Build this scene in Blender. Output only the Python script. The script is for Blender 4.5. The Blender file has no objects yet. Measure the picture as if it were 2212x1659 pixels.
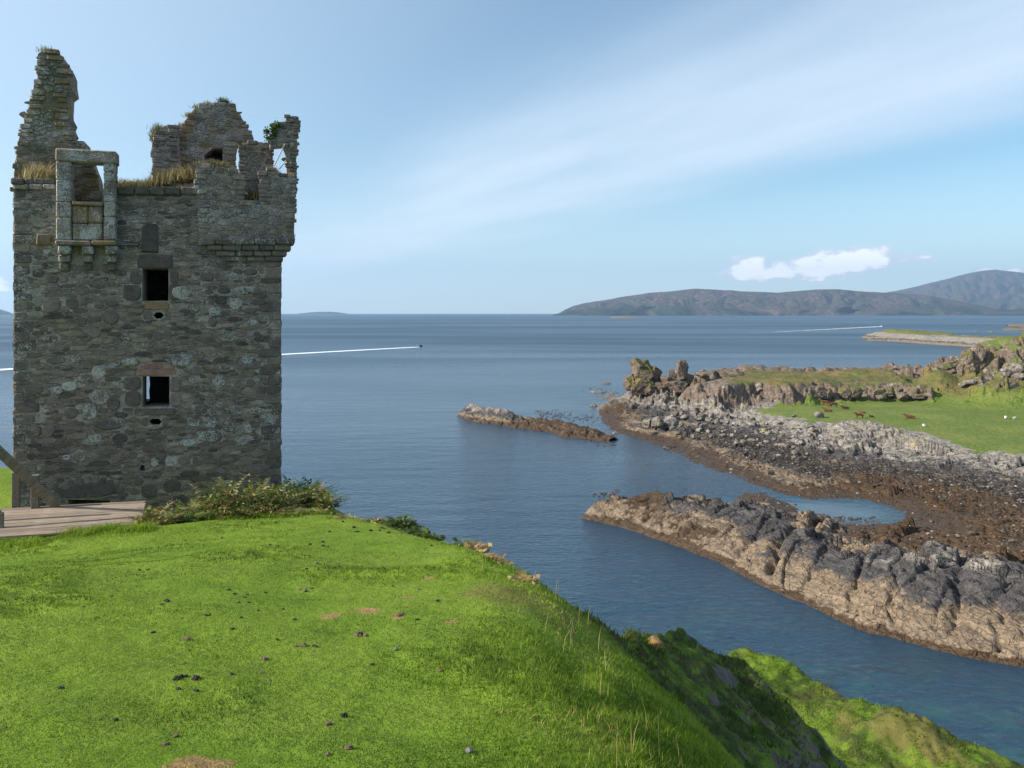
import bpy, bmesh, math, random
import numpy as np
from mathutils import Vector, Matrix
from mathutils.geometry import tessellate_polygon

R = math.radians
random.seed(7)
RNG = np.random.default_rng(11)
SC = bpy.context.scene
COL = SC.collection

# ------------------------------------------------------------------ camera
EYE = 30.0                      # metres above the sea
F, CX, HOR = 1736.0, 1106.0, 675.3   # lens in the units of a 2212 px wide picture
cam_d = bpy.data.cameras.new('camera')
cam = bpy.data.objects.new('camera', cam_d)
COL.objects.link(cam)
cam.location = (0, 0, EYE)
cam.rotation_euler = (R(90), 0, 0)
cam_d.sensor_width = 36.0
cam_d.lens = 36.0 * F / 2212.0
cam_d.shift_y = -(829.5 - HOR) / 2212.0
cam_d.clip_start = 0.1
cam_d.clip_end = 200000.0
SC.camera = cam

# ------------------------------------------------------------------ sun and sky
SUN_EL, SUN_AZ = 30.0, -105.0    # azimuth from +Y, clockwise
sdir = Vector((math.cos(R(SUN_EL)) * math.sin(R(SUN_AZ)), math.cos(R(SUN_EL)) * math.cos(R(SUN_AZ)), math.sin(R(SUN_EL))))
sun_d = bpy.data.lights.new('sun', 'SUN')
sun_d.energy = 5.0
sun_d.angle = R(0.53)
sun_d.color = (1.0, 0.93, 0.82)
sun = bpy.data.objects.new('sun', sun_d)
COL.objects.link(sun)
sun.rotation_euler = (-sdir).to_track_quat('-Z', 'Y').to_euler()
sun.location = (-40, 20, 80)

SC.view_settings.view_transform = 'Standard'
SC.view_settings.look = 'None'
SC.view_settings.gamma = 1.0
SC.view_settings.use_curve_mapping = False
SC.view_settings.exposure = 0.70
SC.cycles.use_denoising = True
SC.cycles.max_bounces = 6
SC.cycles.diffuse_bounces = 3
SC.cycles.glossy_bounces = 3
SC.cycles.transparent_max_bounces = 8
SC.cycles.volume_bounces = 0

HAZE_DENSITY = 5.0e-5

class NT:
    """small helper for node trees"""
    def __init__(s, tree):
        s.t = tree; s.n = tree.nodes; s.l = tree.links
    def add(s, typ, ins=None, **props):
        n = s.n.new(typ)
        for k, v in props.items(): setattr(n, k, v)
        for k, v in (ins or {}).items(): s.put(n.inputs[k], v)
        return n
    def put(s, sock, v):
        if isinstance(v, bpy.types.NodeSocket): s.l.new(v, sock)
        elif isinstance(v, bpy.types.Node): s.l.new(v.outputs[0], sock)
        else: sock.default_value = v
    def math(s, op, a, b=None, c=None, clamp=False):
        n = s.n.new('ShaderNodeMath'); n.operation = op; n.use_clamp = clamp
        s.put(n.inputs[0], a)
        if b is not None: s.put(n.inputs[1], b)
        if c is not None: s.put(n.inputs[2], c)
        return n.outputs[0]
    def mix(s, fac, a, b, blend='MIX'):
        n = s.n.new('ShaderNodeMix'); n.data_type = 'RGBA'; n.blend_type = blend
        s.put(n.inputs[0], fac)
        for k, v in ((6, a), (7, b)):
            if isinstance(v, (tuple, list)) and len(v) == 3: v = (*v, 1)
            s.put(n.inputs[k], v)
        return n.outputs[2]
    def ramp(s, fac, stops, interp='LINEAR'):
        n = s.n.new('ShaderNodeValToRGB'); s.put(n.inputs[0], fac)
        cr = n.color_ramp; cr.interpolation = interp
        while len(cr.elements) < len(stops): cr.elements.new(0.5)
        for e, (p, c) in zip(cr.elements, stops):
            e.position = p
            e.color = (c, c, c, 1) if isinstance(c, (int, float)) else (*c, 1)
        return n.outputs[0]
    def smooth(s, v, lo, hi, a=0.0, b=1.0):
        n = s.n.new('ShaderNodeMapRange'); n.interpolation_type = 'SMOOTHSTEP'
        s.put(n.inputs[0], v); s.put(n.inputs[1], lo); s.put(n.inputs[2], hi); s.put(n.inputs[3], a); s.put(n.inputs[4], b)
        return n.outputs[0]
    def noise(s, vec, scale, detail=4, rough=0.55, dist=0.0, col=False):
        n = s.n.new('ShaderNodeTexNoise')
        s.put(n.inputs['Vector'], vec); s.put(n.inputs['Scale'], scale)
        n.inputs['Detail'].default_value = detail; n.inputs['Roughness'].default_value = rough; n.inputs['Distortion'].default_value = dist
        return n.outputs[1 if col else 0]
    def voro(s, vec, scale, feature='F1', out=0, rnd=1.0):
        n = s.n.new('ShaderNodeTexVoronoi'); n.feature = feature
        s.put(n.inputs['Vector'], vec); s.put(n.inputs['Scale'], scale); n.inputs['Randomness'].default_value = rnd
        return n.outputs[out]
    def map(s, vec, scale=(1, 1, 1), rot=(0, 0, 0), loc=(0, 0, 0)):
        n = s.n.new('ShaderNodeMapping'); s.put(n.inputs[0], vec)
        n.inputs[1].default_value = loc; n.inputs[2].default_value = rot; n.inputs[3].default_value = scale
        return n.outputs[0]
    def attr(s, name, out=2):
        n = s.n.new('ShaderNodeAttribute'); n.attribute_name = name
        return n.outputs[out]
    def bump(s, h, strength=0.5, dist=0.05, normal=None):
        n = s.n.new('ShaderNodeBump'); s.put(n.inputs['Height'], h)
        n.inputs['Strength'].default_value = strength; n.inputs['Distance'].default_value = dist
        if normal is not None: s.put(n.inputs['Normal'], normal)
        return n.outputs[0]

world = bpy.data.worlds.new('World')
SC.world = world
world.use_nodes = True
W = NT(world.node_tree)
W.n.clear()
sky = W.add('ShaderNodeTexSky', sky_type='NISHITA', sun_disc=False)
sky.sun_elevation = R(SUN_EL)
sky.sun_rotation = R(SUN_AZ)
sky.altitude = 30.0
sky.air_density = 1.0
sky.dust_density = 0.25
sky.ozone_density = 1.5
tc = W.add('ShaderNodeTexCoord')
sep = W.add('ShaderNodeSeparateXYZ', {0: tc.outputs['Generated']})
dx, dy, dz = sep.outputs[0], sep.outputs[1], sep.outputs[2]
zc = W.math('MAXIMUM', dz, 0.02)
# plan position on a high cirrus sheet (unit height)
qx = W.math('DIVIDE', dx, zc); qy = W.math('DIVIDE', dy, zc)
pp = W.math('ADD', W.math('MULTIPLY', qx, 0.917), W.math('MULTIPLY', qy, 0.4))     # across the streak
ll = W.math('ADD', W.math('MULTIPLY', qx, -0.4), W.math('MULTIPLY', qy, 0.917))    # along it
pv = W.add('ShaderNodeCombineXYZ', {0: W.math('MULTIPLY', pp, 0.8), 1: W.math('MULTIPLY', ll, 0.22), 2: 0.0}).outputs[0]
wob = W.noise(pv, 0.8, 3, 0.5)
pw = W.math('ADD', pp, W.math('MULTIPLY', W.math('SUBTRACT', wob, 0.5), 1.6))
band = W.math('MULTIPLY', W.smooth(pw, 0.9, 2.5), W.smooth(pw, 2.9, 4.7, 1.0, 0.0))
fine = W.noise(pv, 1.3, 5, 0.5)
fil = W.noise(W.map(pv, (3.0, 0.7, 1)), 1.6, 5, 0.6)
veil = W.math('MULTIPLY', band, W.math('ADD', W.math('MULTIPLY', fine, 1.15), W.math('MULTIPLY', fil, 0.10)))
wide = W.math('MULTIPLY', W.smooth(W.noise(pv, 0.33, 4, 0.5), 0.45, 0.75), 0.12)
# milky brightening of the air towards the sun's side and the horizon
cir = W.math('MINIMUM', W.math('ADD', W.math('MULTIPLY', veil, 0.95), wide), 0.85)
cir = W.math('MULTIPLY', cir, W.smooth(dz, 0.0, 0.04))
# two small fair-weather cumulus low over the hills
az = W.math('ARCTAN2', dx, dy)
el = W.math('ARCSINE', dz)
av = W.add('ShaderNodeCombineXYZ', {0: az, 1: W.math('MULTIPLY', el, 1.5), 2: 0.0}).outputs[0]
cn = W.noise(av, 48, 7, 0.60)
cn2 = W.noise(av, 15, 3, 0.5)
clouds = None
shade = None
def px_dir(px, py):
    x, z = (px - CX) / F, (HOR - py) / F
    return math.atan2(x, 1.0), math.atan2(z, math.hypot(1, x))
for (px, py, w, h, dens) in ((1618, 588, 62, 36, 1.35), (1680, 592, 66, 27, 1.2), (1760, 584, 74, 34, 1.3), (1818, 574, 74, 38, 1.4), (1872, 563, 64, 34, 1.35), (1935, 560, 76, 22, .85), (1760, 604, 240, 14, .62), (1985, 556, 70, 11, .72), (1560, 600, 40, 10, .6),
                             (2120, 586, 40, 9, .8), (2180, 588, 60, 10, .8), (12, 625, 60, 16, .9), (-30, 610, 80, 30, .9), (-300, 560, 200, 40, .8), (2700, 560, 260, 50, .9)):
    a0, e0 = px_dir(px, py)
    ex = W.math('DIVIDE', W.math('SUBTRACT', az, a0), w / F)
    ey = W.math('DIVIDE', W.math('SUBTRACT', el, e0), h / F)
    # flat base: squash the lower half
    ey = W.math('MULTIPLY', ey, W.math('ADD', 1.0, W.math('MULTIPLY', W.math('LESS_THAN', ey, 0.0), 0.9)))
    r2 = W.math('ADD', W.math('MULTIPLY', ex, ex), W.math('MULTIPLY', ey, ey))
    d = W.math('MULTIPLY', W.math('EXPONENT', W.math('MULTIPLY', r2, -1.1)), dens)
    clouds = d if clouds is None else W.math('MAXIMUM', clouds, d)
cm = W.math('ADD', clouds, W.math('ADD', W.math('MULTIPLY', W.math('SUBTRACT', cn, 0.5), 1.1), W.math('MULTIPLY', W.math('SUBTRACT', cn2, 0.5), .5)))
cmask = W.math('MULTIPLY', W.smooth(cm, 0.33, 0.72), W.math('MINIMUM', W.math('MULTIPLY', clouds, 5.0), 1.0))
cum_lit = W.smooth(W.math('ADD', cm, W.math('MULTIPLY', W.math('SUBTRACT', cn, .5), 1.2)), 0.55, 1.0)
SKY_STR = 0.088
hz = W.math('MULTIPLY', W.smooth(dz, 0.0, 0.20, 1.0, 0.0), 0.58)
sky_c = W.mix(1.0, sky.outputs[0], (0.86, 1.06, 1.08), 'MULTIPLY')
sdot = W.add('ShaderNodeVectorMath', {0: tc.outputs['Generated'], 1: tuple(sdir)}, operation='DOT_PRODUCT').outputs['Value']
sky_c = W.mix(W.smooth(sdot, -0.42, 0.8, 0.0, 0.66), sky_c, (6.2, 7.4, 8.6))
sky_c = W.mix(hz, sky_c, (6.6, 7.7, 8.7))
sky_c = W.mix(cir, sky_c, (6.6, 7.4, 8.3))
cum_c = W.mix(cum_lit, (6.6, 7.1, 7.9), (11.0, 11.0, 10.8))
sky_c = W.mix(cmask, sky_c, cum_c)
bg = W.add('ShaderNodeBackground', {'Color': sky_c, 'Strength': SKY_STR})
wo = W.add('ShaderNodeOutputWorld', {'Surface': bg})

# ------------------------------------------------------------------ helpers
def at(px, py, Y):
    """point on the sight line of a picture position at depth Y"""
    return Vector(((px - CX) / F * Y, Y, EYE - (py - HOR) / F * Y))
def ground(px, py, z=0.0):
    Y = (EYE - z) * F / (py - HOR)
    return ((px - CX) / F * Y, Y)

def _h(ix, iy, iz, seed):
    n = (ix.astype(np.int64) * 374761393 + iy.astype(np.int64) * 668265263 + iz.astype(np.int64) * 2147483647 + seed * 1274126177) & 0xFFFFFFFF
    n = ((n ^ (n >> 13)) * 1274126177) & 0xFFFFFFFF
    n = ((n ^ (n >> 16)) * 2246822519) & 0xFFFFFFFF
    n = n ^ (n >> 15)
    return (n & 0xFFFFFF) / float(0xFFFFFF)
def vnoise(x, y, seed=0):
    x0 = np.floor(x); y0 = np.floor(y); fx = x - x0; fy = y - y0
    fx = fx * fx * fx * (fx * (fx * 6 - 15) + 10); fy = fy * fy * fy * (fy * (fy * 6 - 15) + 10)
    z = np.zeros_like(x0)
    a = _h(x0, y0, z, seed); b = _h(x0 + 1, y0, z, seed); c = _h(x0, y0 + 1, z, seed); d = _h(x0 + 1, y0 + 1, z, seed)
    return (a + (b - a) * fx) * (1 - fy) + (c + (d - c) * fx) * fy
def fbm(x, y, oct=5, seed=0, gain=0.5, ridged=False):
    s = np.zeros_like(x); a = 1.0; tot = 0.0; c, sn = math.cos(0.6), math.sin(0.6)
    for k in range(oct):
        v = vnoise(x, y, seed + k * 17)
        if ridged: v = 1 - np.abs(2 * v - 1)
        s += a * v; tot += a; a *= gain
        x, y = (x * c - y * sn) * 2.03 + 13.7, (x * sn + y * c) * 2.03 + 5.1
    return s / tot
def vnoise3(x, y, z, seed=0):
    x0 = np.floor(x); y0 = np.floor(y); z0 = np.floor(z)
    fx, fy, fz = x - x0, y - y0, z - z0
    fx = fx * fx * (3 - 2 * fx); fy = fy * fy * (3 - 2 * fy); fz = fz * fz * (3 - 2 * fz)
    def L(k):
        a = _h(x0, y0, k, seed); b = _h(x0 + 1, y0, k, seed); c = _h(x0, y0 + 1, k, seed); d = _h(x0 + 1, y0 + 1, k, seed)
        return (a + (b - a) * fx) * (1 - fy) + (c + (d - c) * fx) * fy
    return L(z0) * (1 - fz) + L(z0 + 1) * fz
def fbm3(p, oct=4, seed=0, gain=0.5):
    s = 0; a = 1.0; t = 0
    x, y, z = p[:, 0].copy(), p[:, 1].copy(), p[:, 2].copy()
    for k in range(oct):
        s = s + a * vnoise3(x, y, z, seed + 31 * k); t += a; a *= gain
        x, y, z = x * 2.1 + 3.3, y * 2.1 + 7.7, z * 2.1 + 1.9
    return s / t
def cell(x, y, seed=0):
    """worley: F1, F2 and the id of the nearest cell"""
    x0 = np.floor(x); y0 = np.floor(y); z = np.zeros_like(x0)
    f1 = np.full(x.shape, 9.0); f2 = np.full(x.shape, 9.0); cid = np.zeros_like(x)
    for i in (-1, 0, 1):
        for j in (-1, 0, 1):
            cx = x0 + i; cy = y0 + j
            px = cx + _h(cx, cy, z, seed); py = cy + _h(cx, cy, z, seed + 5)
            d = np.hypot(px - x, py - y)
            idn = _h(cx, cy, z, seed + 9)
            near = d < f1
            f2 = np.where(near, f1, np.minimum(f2, d)); cid = np.where(near, idn, cid); f1 = np.where(near, d, f1)
    return f1, f2, cid
def facet(x, y, seed, tilt=1.0):
    """broken blocks: each cell is a plane of its own height and tilt; returns height (about -1..1) and the distance to the joint"""
    x0 = np.floor(x); y0 = np.floor(y); z = np.zeros_like(x0)
    f1 = np.full(x.shape, 9.0); f2 = np.full(x.shape, 9.0); hh = np.zeros_like(x)
    for i in (-1, 0, 1):
        for j in (-1, 0, 1):
            cx = x0 + i; cy = y0 + j
            dx_ = x - cx - _h(cx, cy, z, seed); dy_ = y - cy - _h(cx, cy, z, seed + 5)
            d = np.abs(dx_) * .55 + np.hypot(dx_, dy_) * .6
            v = (_h(cx, cy, z, seed + 9) - .5) + tilt * ((_h(cx, cy, z, seed + 11) - .5) * dx_ + (_h(cx, cy, z, seed + 13) - .5) * dy_) * 1.6
            near = d < f1
            f2 = np.where(near, f1, np.minimum(f2, d)); hh = np.where(near, v, hh); f1 = np.where(near, d, f1)
    return hh, f2 - f1
def sst(v, a, b):
    t = np.clip((v - a) / (b - a), 0, 1)
    return t * t * (3 - 2 * t)
def poly_sd(x, y, poly):
    """signed distance to a polygon, positive inside"""
    P = np.array(poly, float); Q = np.roll(P, -1, 0)
    d = np.full(x.shape, 1e9); ins = np.zeros(x.shape, bool)
    for (ax, ay), (bx, by) in zip(P, Q):
        ex, ey = bx - ax, by - ay
        t = np.clip(((x - ax) * ex + (y - ay) * ey) / (ex * ex + ey * ey + 1e-12), 0, 1)
        d = np.minimum(d, np.hypot(x - ax - t * ex, y - ay - t * ey))
        c = (ay > y) != (by > y)
        ins ^= c & (x < (bx - ax) * (y - ay) / (by - ay + 1e-12) + ax)
    return np.where(ins, d, -d)
def line_sd(x, y, pts):
    d = np.full(x.shape, 1e9)
    for (ax, ay), (bx, by) in zip(pts[:-1], pts[1:]):
        ex, ey = bx - ax, by - ay
        t = np.clip(((x - ax) * ex + (y - ay) * ey) / (ex * ex + ey * ey + 1e-12), 0, 1)
        d = np.minimum(d, np.hypot(x - ax - t * ex, y - ay - t * ey))
    return d

def mesh_np(name, v, faces, attrs=None, smooth=True):
    v = np.asarray(v, np.float32); faces = np.asarray(faces, np.int32)
    me = bpy.data.meshes.new(name)
    n, k = faces.shape
    me.vertices.add(len(v)); me.vertices.foreach_set('co', v.ravel())
    me.loops.add(n * k); me.loops.foreach_set('vertex_index', faces.ravel())
    me.polygons.add(n); me.polygons.foreach_set('loop_start', np.arange(0, n * k, k, dtype=np.int32))
    me.polygons.foreach_set('use_smooth', np.full(n, smooth, bool))
    me.update(calc_edges=True)
    for a, arr in (attrs or {}).items():
        at_ = me.attributes.new(a, 'FLOAT', 'POINT'); at_.data.foreach_set('value', np.asarray(arr, np.float32).ravel())
    return me
def grid_faces(nr, nc):
    i = np.arange(nr * nc).reshape(nr, nc)
    return np.stack([i[:-1, :-1].ravel(), i[:-1, 1:].ravel(), i[1:, 1:].ravel(), i[1:, :-1].ravel()], 1)
def link(name, me, mat=None, parent=None, loc=None):
    o = bpy.data.objects.new(name, me); COL.objects.link(o)
    if mat is not None and me is not None: me.materials.append(mat)
    if parent is not None: o.parent = parent
    if loc is not None: o.location = loc
    return o
def tag(o, label=None, cat=None, group=None, kind=None):
    if label: o['label'] = label
    if cat: o['category'] = cat
    if group: o['group'] = group
    if kind: o['kind'] = kind
    return o
def empty(name, loc, label=None, cat=None, group=None):
    o = bpy.data.objects.new(name, None); COL.objects.link(o); o.location = loc
    o.empty_display_size = 0.2
    return tag(o, label, cat, group)
def material(name):
    m = bpy.data.materials.new(name); m.use_nodes = True
    T = NT(m.node_tree); T.n.clear()
    b = T.add('ShaderNodeBsdfPrincipled'); o = T.add('ShaderNodeOutputMaterial', {0: b})
    b.inputs['Specular IOR Level'].default_value = 0.25
    b.inputs['Roughness'].default_value = 0.85
    return m, T, b, o
def pos(T):
    return T.add('ShaderNodeNewGeometry').outputs['Position']

class MB:
    """collects polygons and links them as one mesh object; v as local coordinates about a base point"""
    def __init__(s): s.v = []; s.f = []; s.a = []
    def add(s, vs, fs, val=0.0):
        b = len(s.v); s.v += [tuple(p) for p in vs]; s.f += [tuple(i + b for i in f) for f in fs]
        s.a += [val] * len(vs)
    def box(s, c, size, rot=None, val=0.0, jit=0.0):
        hx, hy, hz = size[0] / 2, size[1] / 2, size[2] / 2
        vs = [Vector((sx * hx, sy * hy, sz * hz)) for sz in (-1, 1) for sy in (-1, 1) for sx in (-1, 1)]
        if jit: vs = [p + Vector([random.uniform(-jit, jit) for _ in range(3)]) for p in vs]
        if rot is not None: vs = [rot @ p for p in vs]
        c = Vector(c)
        s.add([p + c for p in vs], [(0, 2, 3, 1), (4, 5, 7, 6), (0, 1, 5, 4), (2, 6, 7, 3), (0, 4, 6, 2), (1, 3, 7, 5)], val)
    def tube(s, pts, rad, n=6, val=0.0):
        pts = [Vector(p) for p in pts]; b = len(s.v); rings = []
        for i, p in enumerate(pts):
            d = (pts[min(i + 1, len(pts) - 1)] - pts[max(i - 1, 0)]).normalized()
            u = d.orthogonal().normalized(); w = d.cross(u)
            r = rad[i] if isinstance(rad, (list, tuple)) else rad
            rings.append([p + (u * math.cos(2 * math.pi * k / n) + w * math.sin(2 * math.pi * k / n)) * r for k in range(n)])
        vs = [q for rg in rings for q in rg]
        fs = [(i * n + k, i * n + (k + 1) % n, (i + 1) * n + (k + 1) % n, (i + 1) * n + k) for i in range(len(pts) - 1) for k in range(n)]
        fs += [tuple(range(n))[::-1], tuple((len(pts) - 1) * n + k for k in range(n))]
        s.add(vs, fs, val)
    def mesh(s, name, smooth=False):
        me = bpy.data.meshes.new(name); me.from_pydata(s.v, [], s.f); me.update()
        if smooth: me.polygons.foreach_set('use_smooth', [True] * len(me.polygons))
        a = me.attributes.new('tone', 'FLOAT', 'POINT'); a.data.foreach_set('value', s.a)
        return me
    def build(s, name, mat, parent=None, smooth=False, loc=None):
        return link(name, s.mesh(name, smooth), mat, parent, loc)
# ------------------------------------------------------------------ sea
SEA_R = 20000.0
def make_sea():
    m, T, b, o = material('sea_water')
    p = pos(T)
    cd = T.add('ShaderNodeCameraData').outputs['View Distance']
    far = T.smooth(cd, 60.0, 900.0)
    w1 = T.noise(T.map(p, (1.0, 1.35, 1), (0, 0, R(20))), 0.85, 5, 0.6, 0.4)      # ripples
    w2 = T.noise(T.map(p, (0.45, 1.0, 1), (0, 0, R(-8))), 0.17, 4, 0.55, 0.2)      # wavelets
    w3 = T.noise(T.map(p, (0.25, 1.0, 1), (0, 0, R(6))), 0.02, 4, 0.5)
    live = T.math('SUBTRACT', 1.0, T.math('MULTIPLY', T.attr('calm'), .93))
    w1, w2, w3 = [T.math('MULTIPLY', q, live) for q in (w1, w2, w3)]
    n1 = T.bump(w1, 0.60, 0.35)
    n2 = T.bump(w2, 0.42, 1.1, n1)
    n3 = T.bump(w3, 0.25, 3.0, n2)
    slick = T.noise(T.map(p, (0.22, 1.0, 1), (0, 0, R(4))), 0.0042, 5, 0.6, 0.6)     # wind lanes
    lane = T.smooth(slick, 0.42, 0.62)
    deep = T.mix(T.noise(p, 0.018, 3), (0.009, 0.031, 0.058), (0.018, 0.051, 0.084))
    # shallow sand and weed showing through in the cove
    sh = T.attr('shallow')
    sn = T.smooth(T.noise(p, 0.16, 4, 0.6), 0.47, 0.62)
    c = T.mix(T.math('MULTIPLY', sh, T.math('ADD', T.math('MULTIPLY', sn, 0.8), 0.12)), deep, (0.020, 0.074, 0.080))
    wd = T.smooth(T.noise(p, 0.11, 3, 0.55), 0.55, 0.62)
    c = T.mix(T.math('MULTIPLY', sh, T.math('MULTIPLY', wd, 0.6)), c, (0.010, 0.026, 0.030))
    T.put(b.inputs['Base Color'], c)
    rg = T.math('ADD', T.math('MULTIPLY', far, 0.24), T.math('ADD', 0.10, T.math('MULTIPLY', lane, 0.10)))
    rg = T.math('MULTIPLY', rg, T.math('SUBTRACT', 1.0, T.math('MULTIPLY', T.attr('calm'), .8)))
    T.put(b.inputs['Roughness'], rg)
    b.inputs['IOR'].default_value = 1.33
    b.inputs['Specular IOR Level'].default_value = 0.5
    T.put(b.inputs['Normal'], n3)
    # rings: one disc about the cove
    rad = np.concatenate([[0], np.linspace(4, 140, 50), np.geomspace(150, SEA_R, 45)])
    na = 180
    ang = np.linspace(0, 2 * np.pi, na, endpoint=False)
    X = (rad[:, None] * np.cos(ang)[None]).ravel(); Y = (rad[:, None] * np.sin(ang)[None]).ravel()
    i = np.arange(len(rad) * na).reshape(len(rad), na); j = np.roll(i, -1, 1)
    f = np.stack([i[:-1].ravel(), i[1:].ravel(), j[1:].ravel(), j[:-1].ravel()], 1)
    shal = np.exp(-(((X - 33) * .62 + (Y - 52) * -.78) ** 2 / 900 + ((X - 33) * .78 + (Y - 52) * .62) ** 2 / 160))
    shal = np.maximum(shal, .9 * np.exp(-((X - 50) ** 2 + (Y - 120) ** 2) / 120))
    me = mesh_np('sea', np.stack([X, Y, np.zeros_like(X)], 1), f, {'shallow': shal, 'calm': np.maximum(np.exp(-(((X - 44) / 15) ** 2 + ((Y - 122) / 9.5) ** 2) ** 2), .5 * np.exp(-((X - 26) / 16) ** 2 - ((Y - 165) / 22) ** 2))})
    tag(link('sea', me, m), kind='structure')
make_sea()

# ------------------------------------------------------------------ far hills
def hill_mat(name, c1, c2, c3):
    m, T, b, o = material(name)
    p = pos(T)
    n = T.noise(p, 0.004, 6, 0.65); n2 = T.noise(T.map(p, (1, 1, 2.5)), 0.0014, 5, 0.6)
    c = T.mix(T.smooth(n, 0.4, 0.62), c1, c2)
    z = T.add('ShaderNodeSeparateXYZ', {0: p}).outputs[2]
    low = T.math('MULTIPLY', T.smooth(z, 30.0, 170.0, 1.0, 0.0), T.smooth(n2, 0.40, 0.55))
    c = T.mix(low, c, c3)
    n3 = T.noise(p, .02, 6, .7)
    c = T.mix(1.0, c, T.ramp(n3, [(.3, .55), (.7, 1.4)]), 'MULTIPLY')
    T.put(b.inputs['Base Color'], c)
    b.inputs['Specular IOR Level'].default_value = 0.0
    T.put(b.inputs['Normal'], T.bump(n3, .9, 30.0, T.bump(n, 0.9, 80.0)))
    return m
MH = hill_mat('heather_moor', (0.118, 0.080, 0.068), (0.076, 0.074, 0.048), (0.028, 0.042, 0.024))
def hill(name, prof, Yr, front, back, seed, cliffs, rough=1.0, mat=MH, nx=260, ny=60):
    xs = np.array([q[0] for q in prof], float); ys = np.array([q[1] for q in prof], float)
    px = np.linspace(xs[0], xs[-1], nx)
    H = np.interp(px, xs, (HOR - ys) / F * Yr + EYE)
    H = H + (fbm(px * 0.05, px * 0, 4, seed) - .5) * 10 * rough * (Yr / 9000) * np.minimum(1, (H / 60))
    X = (px - CX) / F * Yr
    t = np.linspace(0, 1, ny)
    rows = []
    for tt in t:
        f = np.clip(tt / 0.62, 0, 1); g = np.clip((tt - .62) / .38, 0, 1)
        Y = Yr - front * (1 - f) + back * g + np.zeros_like(X)
        Y = Y + (fbm(X / 400, np.full_like(X, tt * 4), 3, seed + 3) - .5) * front * .5 * (1 - f)
        cl = np.interp(px, *cliffs)
        prof_f = (1 - cl) * np.sin(f * np.pi / 2) ** 1.15 + cl * np.minimum(1, (f * 2.4)) ** 0.8
        h = H * prof_f * (1 - g ** 1.6)
        rid = fbm(X / 260 + 9, Y / 500, 5, seed + 8, ridged=True)
        h = h * (1 - (0.52 + .25 * cl) * (rid) * np.sin(np.pi * f) ** 1 * (f < 1)) + (fbm(X / 150, Y / 150, 5, seed + 5) - .5) * 26 * rough * np.sin(np.pi * np.clip(f, 0, 1)) * np.minimum(1, H / 80)
        if tt in (0, 1): h = h * 0 - 6
        rows.append(np.stack([X * (Y / Yr), Y, h], 1))
    me = mesh_np(name, np.concatenate(rows), grid_faces(ny, nx))
    return tag(link(name, me, mat), kind='structure')
hill('hill', [(1195, 679), (1207, 677), (1222, 668), (1240, 660), (1262, 655), (1300, 649), (1345, 641), (1400, 633), (1450, 629), (1500, 623), (1560, 626), (1610, 629), (1680, 632),
              (1730, 628), (1770, 625), (1810, 624), (1850, 629), (1900, 631), (1960, 634), (2010, 639), (2060, 648), (2110, 659), (2150, 667), (2200, 675), (2230, 680)],
     9500, 1500, 2500, 3, ([1195, 1250, 1450, 1560, 1640, 2230], [.2, .8, .9, .5, .1, 0]), nx=620, ny=120)
hill('mountain', [(1860, 660), (1915, 632), (1960, 623), (2010, 611), (2050, 601), (2085, 591), (2120, 584), (2150, 582), (2185, 586), (2212, 589), (2260, 598), (2330, 600), (2420, 625), (2600, 676)],
     14500, 3600, 3000, 21, ([1800, 2600], [0.05, .05]), 1.2)
hill('distant_shore', [(2040, 679), (2090, 670), (2140, 667), (2180, 669), (2230, 668), (2320, 660), (2450, 665), (2600, 679)], 9000, 900, 1200, 33, ([1800, 2600], [0, 0]), .7, nx=160, ny=40)
hill('distant_headland', [(-260, 650), (-120, 655), (-40, 664), (0, 668), (14, 672), (26, 676.5), (30, 679)], 11000, 1200, 1500, 41, ([-300, 40], [.3, .3]), .6, nx=120, ny=40)
hill('distant_isle', [(640, 678), (668, 675), (690, 673.6), (715, 673.4), (738, 675.5), (752, 678)], 16500, 700, 1200, 47, ([0, 2000], [.2, .2]), .3, nx=90, ny=30)

# ------------------------------------------------------------------ haze
def make_haze():
    m = bpy.data.materials.new('air_haze'); m.use_nodes = True
    T = NT(m.node_tree); T.n.clear()
    v = T.add('ShaderNodeVolumePrincipled', {'Color': (0.46, 0.70, 1.0, 1), 'Density': HAZE_DENSITY, 'Anisotropy': 0.25})
    T.add('ShaderNodeOutputMaterial', {'Volume': v})
    mb = MB(); r = SEA_R + 500
    mb.box((0, 0, (-9.0 + 1150) / 2), (2 * r, 2 * r, 1159.0))
    o = mb.build('haze', m); tag(o, kind='stuff')
make_haze()
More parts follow.
